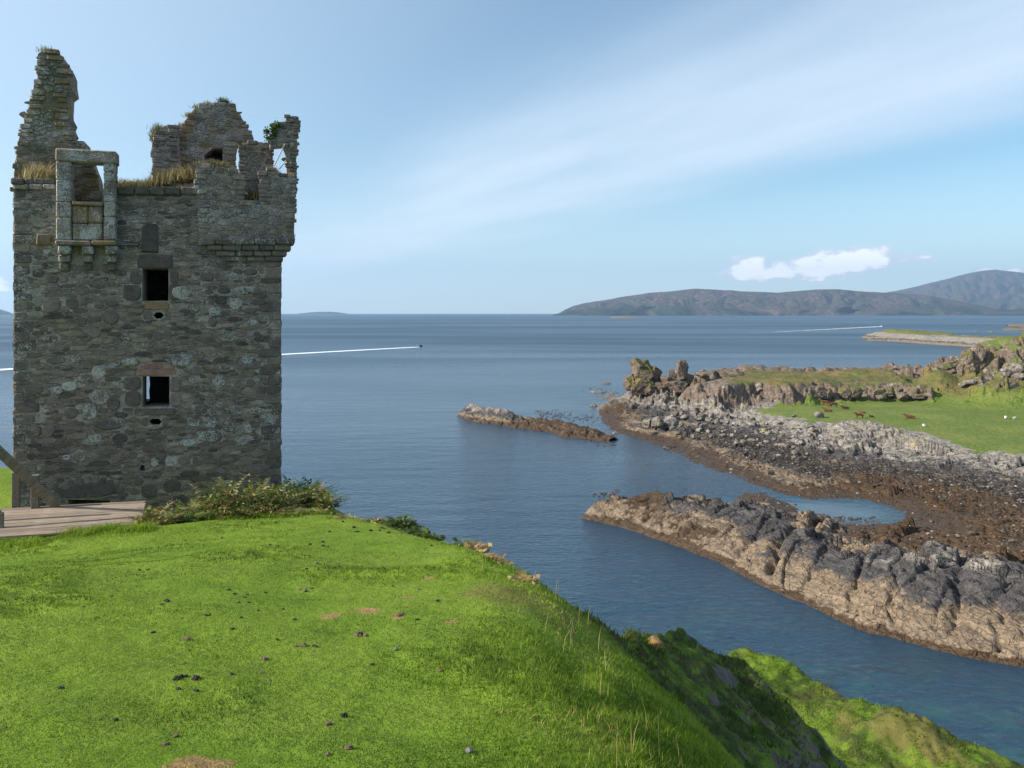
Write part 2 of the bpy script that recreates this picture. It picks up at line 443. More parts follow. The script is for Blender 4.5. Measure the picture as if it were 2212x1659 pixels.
# ------------------------------------------------------------------ the promontory
EDGE = [(1.9, -6), (1.55, -3), (1.3, 0), (.80, 2), (.60, 3.98), (.55, 4.49), (.48, 5.36), (.40, 6.5), (.30, 7.76), (.06, 9.8), (-.39, 12.2), (-1.5, 14.76), (-2.5, 17.0), (-3.2, 18.1), (-4.3, 19.6),
        (-5.0, 21.4), (-5.6, 24.0), (-7.2, 28.5), (-9.5, 33.5), (-15, 37), (-26, 39), (-40, 40), (-40, -6)]
def knoll_h(x, y, detail=True):
    x = np.asarray(x, float); y = np.asarray(y, float)
    z = 28.38 - 0.165 * y + 0.0 * x
    z = z - 0.083 * np.maximum(0, -x - 4) * sst(y, 4, 16)
    z = z + 2.0 * np.exp(-((x + 19.5) ** 2 + (y - 30) ** 2) / 40)
    z = z - 0.5 * np.exp(-(np.maximum(0, (x + 10.2) * .93 + (y - 21.2) * .37) ** 2 / 1.2 + (-(x + 9) * .37 + (y - 21.2) * .93) ** 2 / 1.1))   # hollow under the bridge
    d = -poly_sd(x, y, EDGE)
    wob = (fbm(x * .35, y * .35, 3, 77) - .5) * .8
    e = np.maximum(0, d + 0.55 + wob * .5)
    z = z - np.where(e < 2.0, 0.30 * e * e, 1.2 + 1.2 * (e - 2.0) + .55 * np.maximum(0, e - 2.2) ** 1.5)
    z = z + (fbm(x * .22 + 3, y * .22, 3, 5) - .5) * .30 + 0.16 * np.exp(-((x - .0) ** 2 + (y - 8.0) ** 2) / 2.2)
    if detail:
        n = fbm(x * 1.5, y * 1.5, 3, 9)
        tus = sst(fbm(x * .5 + 7, y * .5, 3, 15) + .25 * sst(x, -1.5, .5) * sst(y, 12, 5), .45, .7)
        z = z + (n - .5) * .10 + tus * (fbm(x * 4.5, y * 4.5, 3, 19) - .4) * .13
    return z
def kz(x, y):
    return float(knoll_h(np.array([x]), np.array([y]))[0])
def on_knoll(px, py):
    """where the sight line of a picture position meets the grass"""
    Ys = np.linspace(1.5, 40, 1500)
    X = (px - CX) / F * Ys; Z = EYE - (py - HOR) / F * Ys
    g = knoll_h(X, Ys)
    k = int(np.argmax(Z < g)) if (Z < g).any() else len(Ys) - 1
    return Vector((X[k], Ys[k], g[k]))

def turf_material():
    m, T, b, o = material('turf')
    p = pos(T)
    big = T.noise(p, 0.30, 4, 0.6); mid = T.noise(p, 1.4, 4, 0.6); small = T.noise(p, 9.0, 4, 0.65); tiny = T.noise(p, 60.0, 3, 0.7)
    c = T.mix(T.smooth(big, .35, .65), (0.110, 0.195, 0.014), (0.170, 0.240, 0.022))
    c = T.mix(T.smooth(mid, .42, .62), c, (0.150, 0.220, 0.022))
    c = T.mix(T.math('MULTIPLY', T.smooth(small, .50, .68), .55), c, (0.062, 0.120, 0.014))
    c = T.mix(T.math('MULTIPLY', T.smooth(tiny, .52, .72), .5), c, (0.20, 0.22, 0.055))
    dry = T.attr('dry')
    dn = T.math('ADD', dry, T.math('MULTIPLY', T.math('SUBTRACT', T.noise(p, 2.2, 4, .6), .5), 0.9))
    c = T.mix(T.math('MULTIPLY', T.smooth(dn, .42, .75), .8), c, (0.165, 0.125, 0.045))
    mo = T.math('MULTIPLY', T.attr('moss'), T.smooth(mid, .25, .6))  # moss tone; on the buttress its shade is put into this colour
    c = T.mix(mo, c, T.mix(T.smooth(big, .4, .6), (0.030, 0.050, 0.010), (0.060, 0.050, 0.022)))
    rock = T.attr('rock')
    rn = T.math('ADD', rock, T.math('MULTIPLY', T.math('SUBTRACT', T.noise(p, 1.1, 5, .62), .5), 1.3))
    rm = T.smooth(rn, .52, .62)
    rc = T.mix(T.noise(p, 2.5, 5, .7), (0.030, 0.027, 0.024), (0.20, 0.175, 0.15))
    c = T.mix(rm, c, rc)
    # two scraped, dead-grass spots
    bare = T.smooth(T.math('ADD', T.attr('bare'), T.math('MULTIPLY', T.math('SUBTRACT', T.noise(p, 11.0, 5, .7), .5), 2.0)), .55, .72)
    c = T.mix(bare, c, T.mix(small, (0.17, 0.10, 0.045), (0.40, 0.25, 0.11)))
    T.put(b.inputs['Base Color'], c)
    b.inputs['Specular IOR Level'].default_value = 0.12
    n1 = T.bump(mid, .35, .25)
    n2 = T.bump(small, .6, .07, n1)
    T.put(b.inputs['Normal'], T.bump(tiny, .8, .018, n2))
    return m
M_TURF = turf_material()

BARE = [(718, 1330, .14, .10), (795, 1322, .20, .06), (790, 1318, .1, .06), (410, 1655, .18, .12), (470, 1648, .12, .05), (975, 1345, .10, .05), (885, 1290, .08, .05), (1030, 1140, .1, .1), (925, 1250, .10, .07), (858, 1332, .08, .05)]
def make_knoll():
    xs = np.concatenate([np.arange(-26, -10, .16), np.arange(-10, 4.6, .07)])
    ys = np.concatenate([np.arange(-5, 1.5, .25), np.arange(1.5, 10, .055), np.arange(10, 22, .08), np.arange(22, 40, .2)])
    X, Y = np.meshgrid(xs, ys)
    x, y = X.ravel(), Y.ravel()
    z = knoll_h(x, y)
    bare = np.zeros_like(x)
    for (px, py, rx, ry) in BARE:
        q = on_knoll(px, py)
        bare = np.maximum(bare, 1.02 * np.exp(-(((x - q.x) / rx) ** 2 + ((y - q.y) / (ry * 2.2)) ** 2)))
    d = -poly_sd(x, y, EDGE)
    dry = .30 * sst(d, -2.2, .4) * sst(y, 2, 6) + .50 * np.exp(-((x - .1) ** 2 + (y - 8.2) ** 2) / 1.0) + .25 * np.exp(-((x + 2.6) ** 2 + (y - 15.2) ** 2) / .5)
    rock = sst(d, 2.0, 4.0) * .55
    me = mesh_np('grass_knoll', np.stack([x, y, z], 1), grid_faces(len(ys), len(xs)), {'bare': bare, 'dry': dry, 'rock': rock})
    tag(link('grass_knoll', me, M_TURF), kind='structure')
make_knoll()

# lower shelves between the knoll and the cove
def shelf_h(x, y):
    x = np.asarray(x, float); y = np.asarray(y, float)
    K = 1.55
    S = [(9.0, 34), (9.8, 36.5), (10.8, 38), (11.8, 37.4), (12.7, 36.0), (13.9, 33), (14.8, 31), (15.5, 30), (16.8, 29), (18.0, 28.1), (20.2, 27), (24, 25.5), (30, 22), (36, 12), (30, 4), (-3, 4), (-3, 20), (6, 26)]
    w = (fbm(x * .5, y * .5, 3, 60) - .5)
    rg = fbm(x * .55, y * .55, 4, 66, ridged=True)
    B = [(1.2, 21.6), (2.2, 22.6), (3.2, 23.3), (4.6, 26.0), (6.6, 29.7), (7.9, 29.6), (9.0, 28.4), (9.4, 27.2), (9.6, 26), (10.6, 25), (12.4, 22), (14, 15), (12, 5), (-2, 5), (-2, 20)]
    sb = poly_sd(x, y, B) + w * .7
    hb = 20.6 - .68 * np.maximum(x - 3.2, -2.0) + (fbm(x * .55, y * .55, 4, 61) - .5) * .8 + .15 + (rg - .5) * .7 * sst(x, 4.5, 6.5)
    hb = hb - np.where(sb > 0, .10 * np.exp(-np.maximum(sb, 0) * 3), .10 - 2.6 * sb * (1 + .35 * (rg - .5)))
    S = [(a_ * K, b_ * K) for a_, b_ in S]
    ss = poly_sd(x, y, S) + w * .9
    hs = 5.7 + (fbm(x * .2, y * .2, 4, 71) - .5) * 1.6 + (fbm(x * .8 + 5, y * .8, 4, 72, ridged=True) - .5) * .3
    hs = hs - np.where(ss > 0, .12 * np.maximum(0, 1.1 - ss) ** 2, .145 - 1.5 * ss)
    hs = hs - np.maximum(0, ss) * .08
    hs = hs + (1.25 + (fbm(x * .8, y * .8, 4, 79) - .5) * 1.6) * np.exp(-((x - 22.6) ** 2 / 6.5 + (y - 46.4) ** 2 / 5.0)) - .5 * np.exp(-((x - 19.5) ** 2 + (y - 52) ** 2) / 7)
    z = np.maximum(hb, hs)
    tsk = sst(fbm(x * .9, y * .9, 3, 74), .42, .6)
    return z + (fbm(x * 1.7, y * 1.7, 4, 73) - .5) * .34 + tsk * (fbm(x * 3.6, y * 3.6, 3, 75) - .4) * .12, sb, ss
def make_shelves():
    xs = np.arange(-3, 46, .16); ys = np.arange(6, 66, .18)
    X, Y = np.meshgrid(xs, ys); x, y = X.ravel(), Y.ravel()
    z, sb, ss = shelf_h(x, y)
    gx = np.gradient(z.reshape(X.shape), .16, axis=1).ravel(); gy = np.gradient(z.reshape(X.shape), .18, axis=0).ravel()
    sl = np.hypot(gx, gy)
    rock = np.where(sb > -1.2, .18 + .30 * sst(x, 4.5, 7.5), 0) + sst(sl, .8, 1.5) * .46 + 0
    dry = .95 * np.exp(-((x - 22.4) ** 2 / 7 + (y - 46.3) ** 2 / 6)) + .55 * sst(fbm(x * .25, y * .25, 4, 88), .46, .66)
    me = mesh_np('grass_slope', np.stack([x, y, np.maximum(z, -4)], 1), grid_faces(len(ys), len(xs)), {'bare': x * 0, 'dry': dry, 'rock': rock, 'moss': np.maximum(sst(sb, -.9, -.1), (.35 + .6 * sst(fbm(x * .35 + 2, y * .35, 4, 90), .40, .60)) * sst(sb, .5, -.5))})  # buttress darkened for moss and shade together; mottled elsewhere
    tag(link('grass_slope', me, M_TURF), kind='structure')
make_shelves()

# ------------------------------------------------------------------ turf blades (nobody could count them)
def blade_material():
    m, T, b, o = material('grass_blade')
    t = T.attr('tone')
    c = T.ramp(t, [(0.0, (0.040, 0.075, 0.008)), (0.45, (0.182, 0.278, 0.020)), (0.75, (0.300, 0.372, 0.048)), (0.9, (0.36, 0.34, 0.10)), (1.0, (0.46, 0.33, 0.15))])
    T.put(b.inputs['Base Color'], c)
    b.inputs['Specular IOR Level'].default_value = 0.2
    b.inputs['Roughness'].default_value = 0.6
    tr = T.add('ShaderNodeBsdfTranslucent', {'Color': c})
    mx = T.add('ShaderNodeMixShader', {0: 0.45, 1: b, 2: tr})
    T.l.new(mx.outputs[0], o.inputs[0])
    return m
M_BLADE = blade_material()
def blades(x, y, z, h, w, tone, lean=0.6, rng=RNG, segs=1):
    """one tapered blade per base point: a bent strip of 1 triangle or 3"""
    n = len(x)
    a = rng.uniform(0, 2 * np.pi, n); la = rng.uniform(0, 2 * np.pi, n); le = rng.uniform(.1, 1, n) * lean * h
    bx, by = np.cos(a) * w / 2, np.sin(a) * w / 2
    tx, ty = np.cos(la) * le, np.sin(la) * le
    if segs == 1:
        v = np.stack([np.stack([x - bx, y - by, z], 1), np.stack([x + bx, y + by, z], 1), np.stack([x + tx, y + ty, z + h], 1)], 1)
        f = np.arange(n * 3).reshape(n, 3); k = 3
    else:
        mx_, my_ = x + tx * .3, y + ty * .3
        v = np.stack([np.stack([x - bx, y - by, z], 1), np.stack([x + bx, y + by, z], 1), np.stack([mx_ + bx * .8, my_ + by * .8, z + h * .6], 1), np.stack([mx_ - bx * .8, my_ - by * .8, z + h * .6], 1), np.stack([x + tx, y + ty, z + h], 1)], 1)
        i = np.arange(n) * 5
        f = np.concatenate([np.stack([i, i + 1, i + 2], 1), np.stack([i, i + 2, i + 3], 1), np.stack([i + 3, i + 2, i + 4], 1)]); k = 5
    return v.reshape(-1, 3), f, np.repeat(tone, k)
def make_turf_blades():
    N = 430000
    Y = np.exp(RNG.uniform(np.log(2.2), np.log(21.5), N))
    X = RNG.uniform(-1, 1, N) * (Y * .68 + .5)
    d = -poly_sd(X, Y, EDGE)
    keep = (d < 1.6) & (X > -13.5)
    X, Y, d = X[keep], Y[keep], d[keep]
    # not on the bare spots, nor through the bridge
    tus = sst(fbm(X * .5 + 7, Y * .5, 3, 15) + .25 * sst(X, -1.5, .5) * sst(Y, 12, 5), .45, .7)
    pat = fbm(X * 1.3, Y * 1.3, 4, 25)
    z = knoll_h(X, Y) - .006
    h = (.010 + .008 * RNG.random(len(X)) + (.024 + .014 * sst(X, -1.2, .2) * sst(Y, 10, 5)) * tus * RNG.random(len(X)) + .015 * sst(d, -.6, .4) * RNG.random(len(X))) * (1 + Y * .03)
    w = (.0042 + .0024 * RNG.random(len(X))) * (.6 + Y / 7.0)
    tone = np.clip(.16 + .80 * (pat - .2) + .5 * (fbm(X * .45 + 11, Y * .45, 4, 26) - .5) + RNG.normal(0, .14, len(X)) + .12 * sst(d, -2, 0) - .22 * tus * sst(pat, .3, .6), 0, .9)
    straw = RNG.random(len(X)) < (.012 + .16 * sst(fbm(X * .9, Y * .9, 3, 44) , .55, .7) * sst(X, -2, 0) * sst(Y, 9, 5))
    tone = np.where(straw, RNG.uniform(.9, 1, len(X)), tone)
    ok = np.ones(len(X), bool)
    for (px, py, rx, ry) in BARE:
        q = on_knoll(px, py)
        ok &= (((X - q.x) / rx) ** 2 + ((Y - q.y) / (ry * 2.2)) ** 2 > .55) | (RNG.random(len(X)) < .40)
    X, Y, z, h, w, tone = [q[ok] for q in (X, Y, z, h, w, tone)]
    v, f, t = blades(X, Y, z, h, w, tone, 1.1)
    tag(link('grass', mesh_np('grass', v, f, {'tone': t}, False), M_BLADE), kind='stuff')
make_turf_blades()
# ------------------------------------------------------------------ the ruined tower house
class Frame:
    def __init__(s, O, u, n): s.O = Vector(O); s.u = Vector(u).normalized(); s.n = Vector(n).normalized()
    def pt(s, U, V, D=0.0): return s.O + s.u * U + Vector((0, 0, V)) + s.n * D
    def off(s, d): return Frame(s.O + s.n * d, s.u, s.n)
    def uv(s, px, py):
        E = Vector((0, 0, EYE)); r = Vector(((px - CX) / F, 1, -(py - HOR) / F))
        t = (s.O - E).dot(s.n) / r.dot(s.n); p = E + r * t
        return ((p - s.O).dot(s.u), p.z - s.O.z)
    def poly(s, pts): return [s.uv(*q) for q in pts]
YAW = R(18)
TU = Vector((math.cos(YAW), math.sin(YAW), 0)); TN = Vector((math.sin(YAW), -math.cos(YAW), 0))
TW = 6.97
BASE_Z = 23.4
TR = Vector((-6.91, 24.0, BASE_Z)); TO = TR - TU * TW
FRONT = Frame(TO, TU, TN)
TOP_V = 33.55 - BASE_Z

def stone_material():
    m, T, b, o = material('rubble_stone')
    p = pos(T)
    t = T.attr('tone')
    n1 = T.noise(p, 5.0, 5, .65); n2 = T.noise(p, 22.0, 4, .65); n3 = T.noise(T.map(p, (1, 1, 4)), 9.0, 4, .6)
    c = T.ramp(t, [(0.0, (0.065, 0.058, 0.055)), (0.25, (0.125, 0.106, 0.092)), (0.5, (0.19, 0.158, 0.132)), (0.68, (0.24, 0.195, 0.148)), (0.82, (0.175, 0.14, 0.135)), (0.93, (0.29, 0.245, 0.20)), (1.0, (0.26, 0.155, 0.125))])
    c = T.mix(1.0, c, T.ramp(n1, [(.25, .62), (.75, 1.4)]), 'MULTIPLY')
    c = T.mix(1.0, c, T.ramp(n3, [(.25, .8), (.75, 1.22)]), 'MULTIPLY')
    c = T.mix(1.0, c, (1.03, .99, .965), 'MULTIPLY')
    lo = T.math('ADD', T.attr('orange'), T.math('MULTIPLY', T.math('SUBTRACT', T.noise(p, 2.1, 5, .65), .5), 1.5))
    lm = T.math('MULTIPLY', T.smooth(lo, .42, .75), T.smooth(n2, .30, .58))
    oc = T.mix(T.noise(p, 6.0, 4, .6), (0.30, 0.18, 0.035), (0.20, 0.135, 0.055))
    c = T.mix(T.math('MULTIPLY', lm, .85), c, oc)
    gm = T.math('MULTIPLY', T.attr('green'), T.smooth(T.noise(p, 1.7, 5, .6), .40, .62))
    c = T.mix(T.math('MULTIPLY', gm, .7), c, (0.062, 0.078, 0.036))
    # crusts of pale lichen: round spots in patches
    vv = T.voro(T.add('ShaderNodeVectorMath', {0: p, 1: T.noise(p, 14, 3, .6, col=True)}, operation='ADD').outputs[0], 5.2)
    where = T.math('ADD', T.math('MULTIPLY', T.attr('white'), .62), T.math('MULTIPLY', T.math('SUBTRACT', T.noise(p, 1.15, 4, .6), .5), 1.15))
    spot = T.math('SUBTRACT', where, T.math('ADD', -.02, T.math('MULTIPLY', vv, .72)))
    wm = T.math('MULTIPLY', T.smooth(spot, .02, .12), T.smooth(n2, .34, .5))
    c = T.mix(T.math('MULTIPLY', wm, .85), c, (0.46, 0.46, 0.43))
    T.put(b.inputs['Base Color'], c)
    b.inputs['Roughness'].default_value = .9
    T.put(b.inputs['Normal'], T.bump(n3, .5, .03, T.bump(n2, .7, .02)))
    return m
M_STONE = stone_material()
def mortar_material():
    m, T, b, o = material('lime_mortar')
    p = pos(T)
    n1 = T.noise(p, 2.0, 5, .65); n2 = T.noise(p, 26.0, 4, .7)
    c = T.mix(T.smooth(n1, .3, .7), (0.29, 0.255, 0.222), (0.47, 0.42, 0.37))
    c = T.mix(T.smooth(n2, .45, .65), c, (0.16, 0.14, 0.118))
    gm = T.math('MULTIPLY', T.attr('green'), T.smooth(T.noise(p, 1.7, 5, .6), .40, .62))
    c = T.mix(T.math('MULTIPLY', gm, .8), c, (0.060, 0.072, 0.036))
    lo = T.math('ADD', T.attr('orange'), T.math('MULTIPLY', T.math('SUBTRACT', T.noise(p, 2.1, 5, .65), .5), 1.5))
    c = T.mix(T.math('MULTIPLY', T.smooth(lo, .42, .75), .7), c, (0.185, 0.125, 0.035))
    T.put(b.inputs['Base Color'], c)
    b.inputs['Roughness'].default_value = .95
    T.put(b.inputs['Normal'], T.bump(n2, .9, .02, T.bump(T.noise(p, 8, 4, .6), .7, .04)))
    return m
M_MORTAR = mortar_material()

def clip(poly, nx, ny, c):
    """keep nx*x + ny*y <= c"""
    out = []
    for i, a in enumerate(poly):
        b = poly[(i + 1) % len(poly)]
        da = nx * a[0] + ny * a[1] - c; db = nx * b[0] + ny * b[1] - c
        if da <= 0: out.append(a)
        if da * db < 0:
            t = da / (da - db); out.append((a[0] + (b[0] - a[0]) * t, a[1] + (b[1] - a[1]) * t))
    return out
def area(p): return .5 * sum(p[i][0] * p[(i + 1) % len(p)][1] - p[(i + 1) % len(p)][0] * p[i][1] for i in range(len(p)))
def cent(p): return (sum(q[0] for q in p) / len(p), sum(q[1] for q in p) / len(p))
def inside(p, x, y):
    c = False
    for i in range(len(p)):
        ax, ay = p[i]; bx, by = p[i - 1]
        if (ay > y) != (by > y) and x < (bx - ax) * (y - ay) / (by - ay + 1e-12) + ax: c = not c
    return c
def blob(cx, cy, hx, hy, e=2.6, n=10, jit=.07, rnd=random):
    out = []
    ph = rnd.uniform(0, 6.28) if e < 3.5 else math.pi / n
    for k in range(n):
        a = ph + 2 * math.pi * k / n
        ca, sa = math.cos(a), math.sin(a)
        r = (abs(ca) ** e + abs(sa) ** e) ** (-1 / e) * (1 + rnd.uniform(-jit, jit))
        out.append((cx + hx * r * ca, cy + hy * r * sa))
    return out
def rect(x0, y0, x1, y1, j=.012, cut=.18):
    h = min(x1 - x0, y1 - y0) * cut; J = lambda: random.uniform(-j, j)
    return [(a + J(), b + J()) for a, b in ((x0 + h, y0), (x1 - h, y0), (x1, y0 + h), (x1, y1 - h), (x1 - h, y1), (x0 + h, y1), (x0, y1 - h), (x0, y0 + h))]
def push_out(poly, obst, gap):
    """clip a convex cell by the side of a convex obstacle that faces it"""
    cx, cy = cent(poly); best = None
    for i in range(len(obst)):
        ax, ay = obst[i]; bx, by = obst[(i + 1) % len(obst)]
        L = math.hypot(bx - ax, by - ay) or 1e-9
        nx, ny = (by - ay) / L, -(bx - ax) / L
        d = (cx - ax) * nx + (cy - ay) * ny
        if best is None or d > best[0]: best = (d, nx, ny, ax * nx + ay * ny)
    if best[0] <= 0: return []
    return clip(poly, -best[1], -best[2], -(best[3] + gap))

def rubble(u0, v0, u1, v1, radii, asp, gap, obst, keep=None, seed=1, fill=14):
    """courses of irregular flat stones: a power diagram in stretched space, cut round obstacles"""
    rnd = random.Random(seed)
    s0, s1 = u0 / asp, u1 / asp
    gsz = .12; grid = {}; seeds = []
    A = (s1 - s0) * (v1 - v0)
    def near(x, y, rad):
        k = int(math.ceil(rad / gsz)); i0, j0 = int(x // gsz), int(y // gsz)
        for i in range(i0 - k, i0 + k + 1):
            for j in range(j0 - k, j0 + k + 1):
                for q in grid.get((i, j), ()): yield q
    for r, share in radii:
        tries = int(A * share / (math.pi * r * r) * fill)
        for _ in range(tries):
            x, y = rnd.uniform(s0 - .05, s1 + .05), rnd.uniform(v0 - .05, v1 + .05)
            rr = r * rnd.uniform(.8, 1.2)
            if all(math.hypot(x - q[0], y - q[1]) > .82 * (rr + q[2]) for q in near(x, y, rr + .3)):
                q = (x, y, rr); seeds.append(q); grid.setdefault((int(x // gsz), int(y // gsz)), []).append(q)
    boxes = [(min(p[0] for p in o), min(p[1] for p in o), max(p[0] for p in o), max(p[1] for p in o)) for o in obst]
    cells = []
    for (x, y, r) in seeds:
        R_ = r * 2.6
        poly = [(x - R_, y - R_), (x + R_, y - R_), (x + R_, y + R_), (x - R_, y + R_)]
        for q in near(x, y, R_ + .22):
            if q[0] == x and q[1] == y: continue
            ex, ey = q[0] - x, q[1] - y; D = math.hypot(ex, ey)
            if D > R_ + q[2] * 2.6: continue
            nx, ny = ex / D, ey / D
            c = nx * x + ny * y + (D * D + r * r - q[2] * q[2]) / (2 * D)
            c -= gap * .5 * math.hypot(nx / asp, ny)
            poly = clip(poly, nx, ny, c)
            if len(poly) < 3: break
        if len(poly) < 3: continue
        poly = [(a * asp, b) for a, b in poly]
        for (nx, ny, c) in ((-1, 0, -u0), (1, 0, u1), (0, -1, -v0), (0, 1, v1)):
            poly = clip(poly, nx, ny, c)
            if len(poly) < 3: break
        if len(poly) < 3: continue
        mx, my = cent(poly); ok = True
        if keep is not None and not keep(mx, my): continue
        for o, bx in zip(obst, boxes):
            lo_u = min(p[0] for p in poly); hi_u = max(p[0] for p in poly); lo_v = min(p[1] for p in poly); hi_v = max(p[1] for p in poly)
            if hi_u < bx[0] - gap or lo_u > bx[2] + gap or hi_v < bx[1] - gap or lo_v > bx[3] + gap: continue
            poly = push_out(poly, o, gap)
            if len(poly) < 3: ok = False; break
        if ok and abs(area(poly)) > .0012: cells.append(poly)
    return cells

STONES = []     # (area, frame, polygon, tone, height, lichen dict, parent wall)
def add_stone(fr, poly, parent, tone=None, h=None, lw=0.2, lo=0.0, gr=0.0, soft=True, jit=.10):
    if area(poly) < 0: poly = poly[::-1]
    if soft:
        q = []
        for i, a in enumerate(poly):
            b = poly[(i + 1) % len(poly)]
            q += [(a[0] * .78 + b[0] * .22, a[1] * .78 + b[1] * .22), (a[0] * .22 + b[0] * .78, a[1] * .22 + b[1] * .78)]
        out = []
        for a in q:
            if not out or math.hypot(a[0] - out[-1][0], a[1] - out[-1][1]) > .012: out.append(a)
        poly = out
        if len(poly) < 4: return
    if tone is None: tone = min(1, max(0, random.betavariate(2.2, 2.4)))
    if h is None: h = random.uniform(.008, .035)
    STONES.append((abs(area(poly)), fr, poly, tone, h, lw, lo, gr, parent))
def stone_geo(fr, poly, h, rnd=random):
    cx, cy = cent(poly); n = len(poly)
    tu, tv = rnd.uniform(-.06, .06), rnd.uniform(-.10, .04)
    k = rnd.uniform(.80, .90)
    vs = [fr.pt(a, b, -.07) for a, b in poly]
    vs += [fr.pt(a, b, h * .45) for a, b in poly]
    vs += [fr.pt(cx + (a - cx) * k, cy + (b - cy) * k, h + tu * (a - cx) + tv * (b - cy) + rnd.uniform(-.004, .004)) for a, b in poly]
    fs = [(i, (i + 1) % n, n + (i + 1) % n, n + i) for i in range(n)]
    fs += [(n + i, n + (i + 1) % n, 2 * n + (i + 1) % n, 2 * n + i) for i in range(n)]
    fs += [tuple(2 * n + i for i in range(n))]
    return vs, fs, fr.pt(cx, cy, 0)
def set_attr(me, name, vals):
    a = me.attributes.new(name, 'FLOAT', 'POINT'); a.data.foreach_set('value', np.asarray(vals, np.float32))

TOWER = empty('ruined_tower', TO, 'roofless grey rubble-stone tower house ruin standing on the grassy cliff top', 'castle')
TB = TO.copy()
def tower_part(name, mb, mat=None, parent=None, smooth=False, attrs=None):
    mb.v = [tuple(Vector(p) - TB) for p in mb.v]
    me = mb.mesh(name, smooth)
    for k in ('orange', 'green', 'white'): set_attr(me, k, [(attrs or {}).get(k, 0.0)] * len(mb.v))
    return link(name, me, mat or M_STONE, parent or TOWER)
def core(name, fr, outline, holes=(), thick=1.0, mat=None, lo=0, gr=0, attr_fn=None):
    """the mortared body of a wall: an outline with holes, extruded backwards"""
    if area(outline) < 0: outline = outline[::-1]
    loops = [list(outline)] + [list(h) if area(h) < 0 else list(h)[::-1] for h in holes]
    # subdivide the outline finely and roughen it, so that broken edges look broken
    flat = [q for l in loops for q in l]
    tris = tessellate_polygon([[Vector((a, b, 0)) for a, b in l] for l in loops])
    mb = MB(); n = len(flat)
    vs = [fr.pt(a, b, 0) for a, b in flat] + [fr.pt(a, b, -thick) for a, b in flat]
    fs = []
    for t in tris:
        a, b, c = t
        (ax, ay), (bx, by), (cx, cy) = flat[a], flat[b], flat[c]
        if (bx - ax) * (cy - ay) - (by - ay) * (cx - ax) < 0: a, b, c = a, c, b
        fs.append((a, b, c)); fs.append((n + a, n + c, n + b))
    k = 0
    for l in loops:
        m_ = len(l)
        for i in range(m_):
            a, b = k + i, k + (i + 1) % m_
            fs.append((a, n + a, n + b, b))
        k += m_
    mb.add(vs, fs)
    return tower_part(name, mb, mat or M_MORTAR, attrs={'orange': lo, 'green': gr})

def rag(pts, amp, step, seed):
    """break straight runs of an outline into steps and chips (picture units)"""
    rnd = random.Random(seed); out = []
    for i, a in enumerate(pts):
        b = pts[(i + 1) % len(pts)]; L = math.hypot(b[0] - a[0], b[1] - a[1])
        n = max(1, int(L / step)); nx, ny = (b[1] - a[1]) / (L + 1e-9), -(b[0] - a[0]) / (L + 1e-9)
        for k in range(n):
            t = k / n; d = 0 if k == 0 else rnd.uniform(-amp, amp)
            out.append((a[0] + (b[0] - a[0]) * t + nx * d, a[1] + (b[1] - a[1]) * t + ny * d))
    return out

